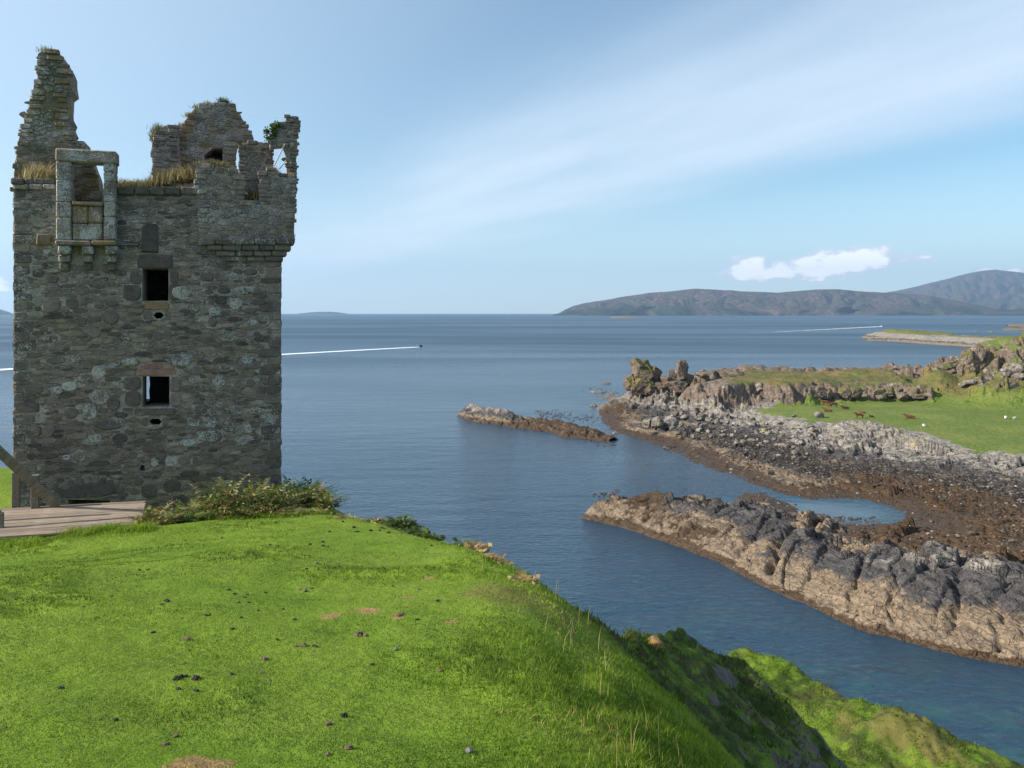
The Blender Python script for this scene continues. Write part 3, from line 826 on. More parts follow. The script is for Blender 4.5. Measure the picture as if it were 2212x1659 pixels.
def build_front():
    fr = FRONT; P = fr.uv
    # openings
    W1 = fr.poly([(307, 650), (364, 650), (364, 580), (307, 580)])
    W2 = fr.poly([(307, 879), (366, 879), (366, 813), (308, 813)])
    G1 = fr.poly([(331, 681), (337, 688), (348, 688), (354, 681), (348, 674.5), (337, 674.5)])
    G2 = fr.poly([(321, 911), (328, 918), (343, 918), (350, 911), (343, 904.5), (328, 904.5)])
    PUT = fr.poly([(302, 1018), (313, 1018), (313, 1005), (303, 1004)])
    D1 = fr.poly([(146, 1125), (238, 1125), (238, 1081), (146, 1079)])
    top = [(TW, TOP_V), (P(431, 405)[0], TOP_V)]
    nl, nr, nb = P(154, 437)[0], P(224, 437)[0], P(190, 437)[1]
    outline = [(0, 0), (TW, 0), (TW, TOP_V - .25), (P(431, 405)[0], TOP_V - .25), (P(431, 405)[0], TOP_V - .05), (nr, TOP_V - .02), (nr, nb), (nl, nb), (nl, TOP_V - .02), (0, TOP_V)]
    wall = core('front_wall', fr, outline, [W1, W2, G1, G2, D1, PUT], .3, gr=.25)
    def wide(p, a, lo, hi):
        us = [q[0] for q in p]; vs = [q[1] for q in p]
        return [(min(us) - a, min(vs) - lo), (max(us) + a, min(vs) - lo), (max(us) + a, max(vs) + hi), (min(us) - a, max(vs) + hi)]
    core('wall_backing', fr.off(-.302), outline, [wide(W1, .0, .0, .0), wide(W2, .02, .0, .0), wide(G1, .25, .35, .12), wide(G2, .25, .35, .12), D1], .9, gr=.1)
    obst = [W1, W2, G1, G2, PUT]
    def put(poly, **k):
        obst.append(poly); add_stone(fr, poly, wall, **k)
    # dressed stones about the openings, by picture position (corners), tone
    for (x0, y0, x1, y1, tone, h) in ((297, 550, 374, 579, .12, .05), (281, 590, 305, 614, .2, .03), (267, 616, 305, 648, .16, .03), (366, 585, 386, 611, .2, .03), (366, 613, 390, 648, .18, .03),
                                  (294, 797, 380, 812, 1.0, .03), (302, 783, 325, 796, .99, .02), (326, 783, 350, 796, 1.0, .025), (351, 783, 377, 796, .97, .02),
                                  (267, 814, 305, 842, .22, .03), (270, 845, 305, 878, .2, .03), (368, 814, 392, 846, .80, .03), (368, 848, 392, 878, .84, .03), (290, 881, 380, 898, .22, .04),
                                  (308, 902, 320, 920, .3, .02), (351, 902, 364, 920, .3, .02), (310, 672, 327, 690, .45, .02), (356, 672, 368, 690, .4, .02)):
        a, b = P(x0, y1), P(x1, y0)
        put(rect(a[0], a[1], b[0], b[1]), tone=tone, h=h, lw=.15, soft=True)
    a, b = P(313, 669), P(366, 652)
    put(rect(a[0], a[1], b[0], b[1]), tone=.5, h=.05, lo=.95, lw=.3)
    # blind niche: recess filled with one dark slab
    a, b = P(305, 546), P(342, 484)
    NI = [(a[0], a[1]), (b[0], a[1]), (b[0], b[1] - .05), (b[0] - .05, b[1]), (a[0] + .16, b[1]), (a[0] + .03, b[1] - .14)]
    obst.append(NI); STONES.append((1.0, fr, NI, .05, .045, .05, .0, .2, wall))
    # relieving arch of thin voussoirs over a blocked slab, at the foot
    c = P(190, 1092); rx, ry = .78, .62
    n = 13
    for k in range(n):
        a0 = math.pi * (.93 - .86 * k / n); a1 = math.pi * (.93 - .86 * (k + .82) / n); q = []
        for aa, rr in ((a0, 1.0), (a1, 1.0), (a1, 1.38), (a0, 1.38)):
            q.append((c[0] + rx * rr * math.cos(aa), c[1] - .03 + ry * rr * math.sin(aa)))
        put(q, tone=random.uniform(.12, .5), h=.03, lw=.1, soft=True)
    a, b = P(124, 1078), P(252, 1038)
    put([(a[0] + .02, a[1]), (b[0], a[1]), (b[0] - .06, b[1] - .08), (b[0] - .5, b[1]), (a[0] + .45, b[1] - .02), (a[0] + .10, b[1] - .22)], tone=.16, h=.05, lw=.05, lo=-.2)
    obst.append(D1)
    obst.append(fr.poly([(124, 570), (250, 570), (250, 322), (124, 322)]))    # behind the projecting window bay
    for (x0, y0, x1, y1) in ((530, 1012, 585, 1032), (160, 1004, 262, 1018)):
        a, b = P(x0, y1), P(x1, y0); put(rect(a[0], a[1], b[0], b[1]), tone=.3, h=.035)
    # boulders seen in the photograph: zoom centre and half sizes
    Z = [(565, 670, 38, 38, .5, 1.2), (400, 750, 45, 25, .4, 1.1), (575, 815, 55, 40, .4, 1.2), (655, 855, 33, 38, .2, .2), (520, 900, 42, 45, .35, .8), (1125, 950, 40, 38, .25, .6), (1220, 955, 48, 42, .2, .5),
         (1318, 975, 45, 48, .2, .5), (1210, 1040, 65, 36, .2, .5), (1255, 888, 38, 34, .25, .5), (1160, 880, 34, 30, .25, .4), (1040, 600, 58, 38, .3, .6), (1430, 600, 50, 24, .2, .5), (750, 612, 42, 24, .5, .7),
         (640, 350, 48, 40, .3, .2), (298, 285, 50, 42, .55, .2), (418, 275, 33, 30, .3, .2), (1270, 255, 36, 26, .03, .2), (1240, 320, 36, 25, .12, .8), (1042, 212, 48, 44, .6, 1.1), (185, 770, 52, 30, .3, .2),
         (190, 1008, 46, 38, .2, .3), (635, 972, 85, 30, .15, .4), (855, 1352, 44, 44, .15, .2), (990, 1325, 48, 42, .15, .1), (1042, 1415, 52, 46, .12, .2), (1470, 1225, 82, 30, .35, .2), (1225, 375, 24, 32, .25, .2),
         (1290, 200, 38, 20, .1, .3), (1410, 205, 36, 20, .04, .6), (1132, 662, 46, 26, .3, .4), (1260, 730, 42, 30, .3, .6), (1215, 822, 34, 34, .35, .4), (412, 905, 36, 36, .25, .4), (688, 1050, 40, 26, .1, .1), (545, 1050, 40, 24, .5, .9),
         (990, 1185, 34, 38, .55, 1.3), (890, 1190, 22, 24, .5, 1.0), (700, 915, 36, 18, .05, .1), (1440, 730, 34, 24, .3, .6), (1530, 725, 16, 22, .3, .5), (1420, 995, 32, 30, .3, .6), (1150, 760, 30, 18, .3, .3), (1370, 740, 22, 20, .3, .2),
         (910, 465, 30, 28, .3, .3), (965, 460, 24, 30, .3, .2), (730, 465, 26, 22, .3, .3), (800, 1300, 24, 22, .2, .2), (320, 600, 48, 20, .3, .3), (440, 590, 36, 22, .3, .4), (500, 700, 30, 18, .3, .4), (330, 775, 38, 26, .3, .5), (880, 1110, 60, 18, .2, .3),
         (1080, 1075, 46, 20, .3, .6), (1480, 895, 40, 22, .3, .5), (1360, 895, 40, 30, .3, .5), (280, 1010, 34, 32, .4, .2), (1430, 640, 70, 14, .3, .2), (1190, 120, 40, 26, .3, .2), (1440, 90, 40, 20, .25, .2), (1490, 265, 50, 20, .2, .2), (1440, 315, 40, 18, .3, .3)]
    for (zx, zy, hx, hy, tone, lw) in Z:
        c = P(zx * .375, zy * .375 + 553); s = .375 / F * 23.0
        if zx * .375 < 40: continue
        put(blob(c[0], c[1], hx * s, hy * s, random.choice((2.2, 2.8, 4)), random.choice((7, 8, 9)), .15), tone=tone, h=random.uniform(.03, .06), lw=min(lw, .85))
    # quoins
    v = .1
    while v < TOP_V - .25:
        for side in (0, 1):
            hh = random.uniform(.17, .34); L = random.uniform(.22, .62)
            if side == 1 and v > P(606, 566)[1]: continue
            j = random.uniform(-.006, .03)
            pl = rect(-j, v + .012, L, min(v + hh, TOP_V - .02), .01, .12) if side == 0 else rect(TW - L, v + .012, TW + j, v + hh, .01, .12)
            put(pl, tone=random.uniform(.1, .55), h=random.uniform(.012, .035), lw=.35 if side else .45)
        v += hh
    # other boulders, thrown at random
    rnd = random.Random(5)
    def hits(pl):
        x0, y0, x1, y1 = min(q[0] for q in pl), min(q[1] for q in pl), max(q[0] for q in pl), max(q[1] for q in pl)
        return any(not (max(q[0] for q in o) < x0 or min(q[0] for q in o) > x1 or max(q[1] for q in o) < y0 or min(q[1] for q in o) > y1) for o in obst)
    for k in range(330):
        u, vv = rnd.uniform(.5, TW - .5), rnd.uniform(.4, TOP_V - .4)
        up = vv / TOP_V
        hx = rnd.uniform(.08, .20) ; hy = hx * rnd.uniform(.45, .9)
        if rnd.random() > .25 + .75 * sst(np.array(up), .5, .75): continue
        pl = blob(u, vv, hx, hy, rnd.choice((2.3, 3, 5)), rnd.choice((6, 7, 8, 9)), .16, rnd)
        if not hits(pl): put(pl, tone=rnd.uniform(.08, .6), h=rnd.uniform(.015, .045), lw=rnd.choice((.1, .2, .3, .7)))
    tu = P(431, 530)
    def keep(u, v): return not (u > tu[0] + .1 and v > tu[1] + .05) and v > .3 and inside(outline, u, v)
    def rend(u, v):    # a smear of render, no stones showing: at the left, low
        return (u - .55) ** 2 / .09 + (v - P(60, 900)[1]) ** 2 / .10 < 1 or (u - .55) ** 2 / .04 + (v - P(70, 630)[1]) ** 2 / .5 < 1
    for pl in rubble(.0, .2, TW, TOP_V - .02, [(.080, .06), (.056, .24), (.040, .5), (.028, .7)], 3.1, .013, obst, lambda u, v: keep(u, v) and not (rend(u, v) and random.random() < .8), 3):
        c = cent(pl); left = c[0] / TW; up = c[1] / TOP_V
        add_stone(fr, pl, wall, lw=.10 + .25 * (up > .68), lo=.30 * (left < .25) * (up > .6) + .12 * (up > .9), gr=.15, tone=min(1, max(0, random.betavariate(1.5, 1.6) * .95)))
    return wall
build_front()

def masonry(name, dist, px_outline, holes=(), thick=.9, radii=((.10, .15), (.07, .35), (.05, .5), (.036, .5)), asp=2.0, gap=.018, seed=1, lw=.3, lo=.2, gr=.2, ragged=(4, 14), edge_blocks=True, edge=.24):
    fr = FRONT.off(dist)
    outl = fr.poly(rag(px_outline, ragged[0] * .4, ragged[1], seed))
    hs = [fr.poly(h) for h in holes]
    wall = core(name, fr, outl, hs, thick, lo=lo, gr=gr)
    obst = list(hs)
    if area(outl) < 0: outl = outl[::-1]
    if edge_blocks:      # blocks along the broken edge, a little beyond the mortar
        rnd = random.Random(seed + 3); i = 0
        ring = fr.poly(px_outline)
        if area(ring) < 0: ring = ring[::-1]
        vmin = min(q[1] for q in ring) + .15
        placed = []
        for k in range(len(ring)):
            a, b = ring[k], ring[(k + 1) % len(ring)]
            L = math.hypot(b[0] - a[0], b[1] - a[1]); s = 0.0
            if L < .05 or (a[1] < vmin and b[1] < vmin): continue
            ux, uy = (b[0] - a[0]) / L, (b[1] - a[1]) / L
            while s < L:
                hh = rnd.uniform(.7, 1.15) * edge * .62; w = rnd.uniform(.8, 1.6) * edge
                t = min(s + hh * .5, L)
                x, y = a[0] + ux * t, a[1] + uy * t
                nx, ny = uy, -ux         # outward
                if abs(nx) > .45:        # steep edge: blocks lie flat, stepping out
                    o = rnd.uniform(-.02, .07)
                    x0, x1 = (x - w + o, x + o) if nx > 0 else (x - o, x + w - o)
                    pl = rect(x0, y - hh * .5 + .006, x1, y + hh * .5 - .006, .012, .12); step = hh / max(.35, abs(uy))
                else:
                    o = rnd.uniform(-.02, .06) * (1 if ny > 0 else -1)
                    y0, y1 = (y - hh + o, y + o) if ny > 0 else (y - o, y + hh - o)
                    pl = rect(x - w * .5, y0, x + w * .5, y1, .012, .12); step = w
                cx, cy = cent(pl)
                if all(abs(cx - q[0]) > (w + q[2]) * .45 or abs(cy - q[1]) > (hh + q[3]) * .45 for q in placed) and not any(inside(h, cx, cy) for h in hs):
                    placed.append((cx, cy, w, hh)); obst.append(pl)
                    add_stone(fr, pl, wall, tone=rnd.uniform(.2, .8), h=rnd.uniform(.02, .06), lw=lw, lo=lo + .15, gr=gr * .7)
                s += step
    us = [q[0] for q in outl]; vs = [q[1] for q in outl]
    for pl in rubble(min(us), min(vs), max(us), max(vs), radii, asp, gap, obst, lambda u, v: inside(outl, u, v), seed):
        add_stone(fr, pl, wall, lw=lw, lo=lo, gr=gr)
    return wall, fr
zp = lambda pts: [(x * .3125, y * .3125 + 69.1) for x, y in pts]

gable_w, gable_f = masonry('gable', -.55, zp([(100, 1110), (690, 1180), (672, 1020), (640, 930), (600, 830), (580, 755), (525, 750), (478, 715), (498, 690), (476, 640), (488, 610), (462, 560), (466, 430), (500, 405), (488, 330), (488, 280),
                  (468, 230), (440, 185), (430, 165), (375, 128), (310, 120), (262, 150), (258, 330), (238, 355), (225, 440), (205, 465), (195, 535), (182, 560), (176, 610), (152, 652), (140, 712), (124, 780), (122, 840), (100, 905), (100, 960), (96, 1010)]),
        [], .95, lw=.48, lo=.50, gr=.85, seed=11, ragged=(3, 9), edge=.26)
stub_w, stub_f = masonry('wall_stub', -2.2, zp([(1060, 1060), (1240, 1060), (1228, 700), (1215, 655), (1180, 645), (1135, 650), (1085, 695), (1050, 770), (1052, 830)]), [], .9, lw=.35, lo=.05, gr=.25, seed=12, edge=.26)
cap_w, cap_f = masonry('cap_house_gable', -3.0, zp([(1215, 1060), (1625, 1060), (1622, 850), (1640, 770), (1752, 752), (1748, 715), (1725, 690), (1700, 640), (1668, 590), (1640, 550), (1612, 510), (1560, 490), (1500, 490), (1440, 494), (1370, 500), (1305, 580), (1250, 655), (1222, 710)]),
        [zp([(1412, 950), (1540, 950), (1538, 805), (1470, 803), (1412, 850)])], .9, lw=.45, lo=.46, gr=.35, seed=13, edge=.28)
mb = MB(); a = cap_f.uv(*zp([(1380, 1000)])[0]); b = cap_f.uv(*zp([(1580, 780)])[0])
q = [cap_f.pt(u, v, d) for d in (-.91, -1.25) for u, v in ((a[0], a[1]), (b[0], a[1]), (b[0], b[1]), (a[0], b[1]))]
mb.add(q, [(0, 1, 2, 3), (7, 6, 5, 4), (0, 4, 5, 1), (2, 6, 7, 3), (1, 5, 6, 2), (3, 7, 4, 0)])
tower_part('fireplace_back', mb)
turin_w, turin_f = masonry('turret_inner_wall', -1.3, zp([(1655, 1200), (1900, 1200), (1880, 770), (1800, 762), (1760, 757), (1690, 775), (1652, 790), (1660, 960)]), [], .7, lw=.35, lo=.12, gr=.5, seed=14, edge=.2)
jamb_w, jamb_f = masonry('turret_jamb', -.35, zp([(1905, 1140), (2046, 1140), (2052, 800), (2066, 600), (2050, 590), (1985, 578), (1975, 618), (1885, 630), (1880, 700), (1862, 720), (1868, 790), (1960, 780), (1985, 850), (1985, 1000)]), [], .6, lw=.4, lo=.1, gr=.3, seed=15, edge=.17,
                         radii=((.07, .4), (.05, .5)))
tur_w, tur_f = masonry('turret_parapet', .10, zp([(1378, 1440), (2034, 1455), (2042, 1010), (1960, 985), (1910, 950), (1850, 958), (1795, 960), (1790, 1165), (1685, 1160), (1690, 990), (1600, 945), (1480, 935), (1400, 910), (1350, 945), (1362, 1140)]), [], 1.1,
                       radii=((.09, .15), (.065, .35), (.045, .5), (.034, .5)), asp=2.1, lw=.42, lo=.12, gr=.15, seed=16, ragged=(2, 12), edge=.24)

def block_row(name, dist_front, depth, x0, x1, y0, y1, n, tone=(.15, .4), lw=.3, lo=.1, gr=.2, j=.012, base=0.0):
    """a course of dressed blocks between picture positions; each block its own part"""
    fr = FRONT.off(dist_front)
    xs = [x0 + (x1 - x0) * (k + (random.uniform(-.18, .18) if 0 < k < n else 0)) / n for k in range(n + 1)]
    for k in range(n):
        ym = lambda x: 0
        a = fr.uv(xs[k], (y1 if isinstance(y1, (int, float)) else y1[0] + (y1[1] - y1[0]) * (k + .5) / n)); b = fr.uv(xs[k + 1], (y0 if isinstance(y0, (int, float)) else y0[0] + (y0[1] - y0[0]) * (k + .5) / n))
        mb = MB(); g = .006
        J = lambda: random.uniform(-j, j)
        u0, u1, v0, v1 = a[0] + g, b[0] - g, a[1] + g, b[1] - g; cb = min(.03, (v1 - v0) * .22, (u1 - u0) * .2)
        ring = [(u0 + cb, v0), (u1 - cb, v0), (u1, v0 + cb), (u1, v1 - cb), (u1 - cb, v1), (u0 + cb, v1), (u0, v1 - cb), (u0, v0 + cb)]
        ring = [(p + J() * .5, q_ + J() * .5) for p, q_ in ring]
        cx, cy = cent(ring)
        vs = [fr.pt(p, q_, -depth) for p, q_ in ring] + [fr.pt(p, q_, -cb) for p, q_ in ring] + [fr.pt(cx + (p - cx) * (1 - cb / (u1 - u0) * 2), cy + (q_ - cy) * (1 - cb / (v1 - v0) * 2), J() * .7) for p, q_ in ring]
        m_ = 8
        fs = [(i, (i + 1) % m_, m_ + (i + 1) % m_, m_ + i) for i in range(m_)] + [(m_ + i, m_ + (i + 1) % m_, 2 * m_ + (i + 1) % m_, 2 * m_ + i) for i in range(m_)] + [tuple(range(m_))[::-1], tuple(range(2 * m_, 3 * m_))]
        mb.add(vs, fs, random.uniform(*tone))
        tower_part(name, mb, attrs={'white': lw, 'orange': lo, 'green': gr})

# corbelled courses under the turret, stepping in
block_row('corbel_course', .27, .60, 428, 637, 515, 528, 5, (.05, .3), .55, .05)
block_row('corbel_course', .21, .55, 448, 629, 528.5, 541, 5, (.2, .5), .2, .25)
block_row('corbel_course', .15, .5, 466, 620, 541.5, 553, 4, (.2, .5), .2, .25)
block_row('corbel_course', .10, .5, 484, 612, 553.5, 565, 3, (.15, .4), .2, .1)
# string courses at the wall head
block_row('string_course', .12, .5, 253, 431, 404, 420, 5, (.02, .25), .25, .0, .5)
block_row('string_course', .10, .5, 27, 119, 398, 408, 3, (.5, .9), .7, .2, .3)
block_row('corner_block', .14, .6, 22, 50, 384, 398, 1, (.2, .4), .3, .1, .4)
block_row('wall_head_block', .05, .9, 52, 119, 385, 398, 3, (.2, .4), .3, .3, .6)
# the projecting window bay
B = .36
for (x0, x1, ys, lw) in ((121, 154, (348, 388, 436, 470, 519), .85), (223, 250, (348, 372, 392, 436, 468, 519), .85)):
    for y0, y1 in zip(ys[:-1], ys[1:]):
        block_row('jamb_stone', B, .42, x0 - (1 if x0 < 200 else 0), x1, y0, y1, 1, (.3, .6), lw * .72, .16, .2)
block_row('lintel', B + .04, .5, 119, 252, 326, 347.5, 1, (.5, .65), .45, .25, .6)
block_row('sill', B + .03, .42, 155, 222, 436, 443, 1, (.4, .55), .3, .70, .3)
block_row('bay_panel', B - .06, .30, 155, 222, 444, 482, 2, (.3, .5), .4, .66, .3)
block_row('bay_panel', B - .05, .30, 155, 222, 483, 519, 2, (.3, .5), .55, .60, .3)
block_row('bay_panel', B - .01, .28, 172, 212, 490, 519, 1, (.3, .5), .8, .45, .3)
block_row('bay_base', B + .10, .5, 118, 252, 519.5, 529, 2, (.3, .5), .3, .55, .6)
for x0, x1 in ((124, 153), (176, 201), (227, 253)):
    block_row('corbel', B + .02, .5, x0, x1, 530, 549, 1, (.2, .45), .75, .25, .4)
    block_row('corbel', B - .10, .4, x0 + 1, x1 - 1, 549.5, 566, 1, (.2, .45), .65, .15, .4)
    block_row('corbel', B - .22, .3, x0 + 3, x1 - 3, 566.5, 584, 1, (.2, .45), .4, .1, .4)
block_row('boss', .16, .3, 76, 108, 505, 530, 1, (.25, .35), .1, .65, .3, .03)
block_row('ledge', .10, .3, 254, 300, 524, 531, 2, (.05, .2), .3, .1, .3)

# the other walls: the real shell behind; floor slabs added to darken it
def shell():
    D = 7.0
    rf = Frame(TR, -TN, TU)                       # the seaward side on the far right
    outl = [(0, 0), (D, 0), (D, TOP_V - .3), (5.2, TOP_V - .1), (4.0, TOP_V - .5), (2.0, TOP_V - .2), (0, TOP_V - .4)]
    w = core('right_wall', rf, [(max(1.2, a), b) if a == 0 else (a, b) for a, b in outl], [], 1.2, gr=.3)
    obst = []
    for pl in rubble(.02, .2, D, TOP_V - .5, [(.16, .2), (.12, .4), (.085, .5)], 2.3, .02, obst, None, 31):
        add_stone(rf, pl, w, lw=.3)
    lf = Frame(TO - TN * D, TN, -TU)
    w = core('left_wall', lf, [(0, 0), (D - 1.2, 0), (D - 1.2, TOP_V - .1), (3.5, TOP_V - .05), (0, TOP_V - .6)], [], 1.2, gr=.3)
    for pl in rubble(.0, .2, D, TOP_V - .3, [(.18, .2), (.14, .4), (.10, .5)], 2.3, .02, [], None, 32):
        add_stone(lf, pl, w, lw=.3)
    bf = FRONT.off(-(D - 1.1))
    def hole(x0, x1, y0, y1): return bf.poly([(x0, y1), (x1, y1), (x1, y0), (x0, y0)])
    core('back_wall', bf, [(1.2, 0), (TW - 1.2, 0), (TW - 1.2, TOP_V - .5), (1.2, TOP_V - .5)],
         [bf.poly([(300, 868), (324, 868), (322, 845), (324, 830), (322, 806), (300, 806)]), hole(298, 315, 606, 648), bf.poly([(214, 1110), (246, 1110), (246, 1060), (214, 1060)])], 1.1, gr=.2)
    for z0, z1 in ((25.0 - .5, 24.2), (28.45, 28.15), (32.2, 31.85)):  # unseen floors and a top slab, put in to keep the interior dark
        mb = MB(); f = FRONT
        q = [f.pt(u, z - BASE_Z, d) for z in (z1, z0) for u, d in ((1.15, -1.15), (TW - 1.15, -1.15), (TW - 1.15, -D + 1.05), (1.15, -D + 1.05))]
        mb.add(q, [(3, 2, 1, 0), (4, 5, 6, 7), (0, 1, 5, 4), (1, 2, 6, 5), (2, 3, 7, 6), (3, 0, 4, 7)], .3)
        tower_part('floor_vault', mb, M_MORTAR)
shell()

def emit_stones():
    STONES.sort(key=lambda s: -s[0])
    front = [s for s in STONES if s[8].name not in ('right_wall', 'left_wall')]
    singles = front[:300]; ids = set(id(s) for s in singles)
    for s in singles:
        vs, fs, c = stone_geo(s[1], s[2], s[4])
        me = bpy.data.meshes.new('stone'); me.from_pydata([tuple(p - c) for p in vs], [], fs); me.update()
        n = len(vs)
        for k, v in (('tone', s[3]), ('white', s[5]), ('orange', s[6]), ('green', s[7])): set_attr(me, k, [v] * n)
        link('stone', me, M_STONE, s[8], c - TB)
    byw = {}
    for s in STONES:
        if id(s) not in ids: byw.setdefault(s[8].name, []).append(s)
    for wn, L in byw.items():
        V, Fc, A = [], [], {k: [] for k in ('tone', 'white', 'orange', 'green')}
        for s in L:
            vs, fs, c = stone_geo(s[1], s[2], s[4]); b0 = len(V)
            V += [tuple(p - TB) for p in vs]; Fc += [tuple(i + b0 for i in f) for f in fs]
            for k, v in (('tone', s[3]), ('white', s[5]), ('orange', s[6]), ('green', s[7])): A[k] += [v] * len(vs)
        me = bpy.data.meshes.new('small_rubble'); me.from_pydata(V, [], Fc); me.update()
        for k in A: set_attr(me, k, A[k])
        tag(link('small_rubble', me, M_STONE, L[0][8]), kind='stuff')
    print('stones', len(STONES), {k: len(v) for k, v in byw.items()})
emit_stones()
# ------------------------------------------------------------------ the rocky shore
def G(pts, z=0.0): return [ground(px, py, z) for px, py in pts]
COAST = G([(1322, 842), (1332, 850), (1318, 862), (1310, 884), (1298, 905), (1322, 928), (1390, 952), (1450, 975), (1500, 1000), (1560, 1020), (1620, 1042), (1690, 1066), (1750, 1078), (1830, 1077), (1900, 1088), (1940, 1106),
           (1958, 1128), (1900, 1131), (1800, 1131), (1762, 1128), (1728, 1108), (1690, 1084), (1645, 1065), (1600, 1066), (1592, 1082), (1560, 1092), (1500, 1092)]) + [(34, 110), (50, 88), (62, 64), (75, 40), (140, 20), (230, 60), (420, 300), (330, 420), (200, 392), (168, 335), (140, 300), (112, 296), (80, 300), (55, 296), (38, 288), (30, 277)]
MEADOW = G([(1640, 884), (1700, 872), (1780, 866), (1850, 863), (1990, 864), (2080, 874), (2212, 880), (2330, 884), (2400, 950), (2330, 990), (2212, 976), (2110, 968), (2040, 946), (1960, 926), (1900, 912), (1840, 906), (1790, 908), (1740, 914), (1715, 900), (1690, 900), (1660, 893)], 4.6)
RIDGE = G([(1490, 862), (1560, 872), (1660, 866), (1700, 870), (1780, 866), (1850, 862), (1930, 864), (2000, 869), (2075, 868), (2085, 858)], 5.0) + [(140, 252), (150, 285), (118, 290), (80, 292), (62, 286), (56, 268)]
def shore_h(x, y):
    s = poly_sd(x, y, COAST)
    m = poly_sd(x, y, MEADOW)
    wob = (fbm(x * .09, y * .09, 4, 101) - .5)
    sw = s + wob * 9 * np.minimum(1, np.maximum(s, 0) / 6 + .25)
    z = np.interp(sw, [-30, -4, 0, 5, 18, 28, 46, 60, 200], [-5, -1.2, -.05, .55, 1.3, 2.3, 4.35, 4.9, 6.5])
    # strata run along the shore: long ledges, broken across into blocks
    wx = x + (fbm(x * .06, y * .06, 3, 111) - .5) * 14; wy = y + (fbm(x * .06 + 4, y * .06, 3, 112) - .5) * 14
    a = wx * .34 - wy * .94; b = wx * .94 + wy * .34
    F1, j1 = facet(a * .085, b * .17, 118); F2, j2 = facet(a * .24, b * .42, 121); F3, j3 = facet(a * .7, b * 1.05, 122)
    gid = F2 + .5
    r1 = fbm(a * .07, b * .2, 5, 115, ridged=True); r2 = fbm(a * .25, b * .5, 4, 116, ridged=True)
    rocky = sst(sw, 2, 8) * (1 - sst(m, -6, 2.0))
    left = sst(x + (y - 160) * .35, 66, 40)
    band = sst(sw, 21, 30) * (.85 + .3 * left) + sst(sw, 3, 7) * sst(sw, 17, 10) * left * 1.0 + .75 * sst(y, 170, 200) * sst(sw, 5, 10) + .5 * sst(sw, 25, 45)
    band = np.clip(band, 0, 1.25) * (.55 + .75 * sst(fbm(x * .05 + 2, y * .05, 3, 124), .35, .6))
    z = z + rocky * band * (F1 * 1.15 + F2 * .62 + F3 * .30 + (r1 - .55) * .6 - .3 * np.clip(1 - j1 * 12, 0, 1) - .16 * np.clip(1 - j2 * 9, 0, 1) + .3)
    z = z + rocky * (F2 * .25 + F3 * .35 + (fbm(x * .9, y * .9, 4, 131) - .5) * .45) * (1 - band * .5)
    # the headland tip rises to carry the stacks
    tip = np.exp(-((x - 47) / 14.0) ** 2 - ((y - 250) / 15.0) ** 2) + .55 * np.exp(-((x - 66) / 11.0) ** 2 - ((y - 254) / 9.0) ** 2)
    z = z + tip * (5.6 + (r1 - .5) * 1.8 + F1 * 3.0 + F2 * 1.8 + F3 * .6)
    # low weed flats: almost level, knobbly
    z = z + sst(sw, -4, 0) * (1 - rocky) * (1 - sst(m, -2, 1)) * (fbm(x * .9, y * .9, 4, 133) - .45) * .5
    # meadow
    zm = 4.5 + (fbm(x * .035, y * .035, 3, 141) - .5) * 1.0 + np.clip(m, 0, 40) * .012 + (fbm(x * .3, y * .3, 3, 142) - .5) * .16
    z = z + (zm - z) * sst(m, -5, 3)
    grass = sst(m + wob * 6 + (fbm(x * .5, y * .5, 3, 143) - .5) * 3, -1.0, 1.0)
    # the ridge beyond: a broken rock face, then rough pasture
    d = poly_sd(x, y, RIDGE) + (fbm(x * .16, y * .16, 4, 151) - .5) * 5
    notch = fbm(x * .24 + 5, y * .1, 4, 152, ridged=True)
    mnd = np.exp(-((x - 125.5) / 8.0) ** 2 - ((y - 236) / 10.0) ** 2)
    R1, q1 = facet(x * .11, y * .11, 151); R2, q2 = facet(x * .33, y * .33, 152); R3, q3 = facet(x * .9, y * .9, 153)
    dd = d + R1 * 5.5 + R2 * 2.0 + R3 * .6 + (fbm(x * .08, y * .08, 3, 155) - .5) * 6
    face = sst(dd, -2.5, 8.0)
    face = np.clip(face + (R2 * .07 + R3 * .04) * sst(face, 0, .3) * sst(face, 1, .7), 0, 1)
    rt = 8.8 + np.clip(d, 0, 30) * .075 + (fbm(x * .07, y * .07, 4, 153) - .5) * 3.0 + (fbm(x * .3, y * .3, 4, 154) - .5) * .8
    rt = rt - 2.2 * np.exp(-((x - 66) ** 2) / 90) * sst(d, 6, 0)
    # a domed mound at its right-hand end and two knolls
    z = np.where(d > -4, z + (np.maximum(rt, z) - z) * face, z)
    zm2 = 4.7 + 8.4 * mnd + (fbm(x * .25, y * .25, 4, 159) - .5) * 1.2 * sst(mnd, .1, .4)
    z = np.where(mnd > .06, np.maximum(z * (1 - sst(mnd, .3, .6)) + zm2 * sst(mnd, .3, .6), zm2), z)
    far = sst(y, 255, 272) * sst(d, 0, 4)
    f3, f4, c3 = cell(x * .16, y * .3, 158)
    rim = sst(y, 262, 270) * sst(c3, .35, .55) * sst(d, 0, 3)
    z = z + rim * 1.3 * (1 - sst(f3, .25, .6))
    # crags at the right edge
    hx, hy = 149, 236
    H = poly_sd(x, y, [(137, 233), (139, 227), (146, 226), (152, 221), (158, 222), (166, 213), (200, 190), (300, 200), (300, 330), (200, 330), (168, 290), (146, 268), (139, 246)])
    K1, k1 = facet(x * .075, y * .075, 161); K2, k2 = facet(x * .24, y * .24, 162); K3, k3 = facet(x * .7, y * .7, 163)
    Hn = H + K1 * 9 + K2 * 3.0 + K3 * .8 + (fbm(x * .05, y * .05, 3, 164) - .5) * 8
    step = sst(Hn, -3.0, 11.0)
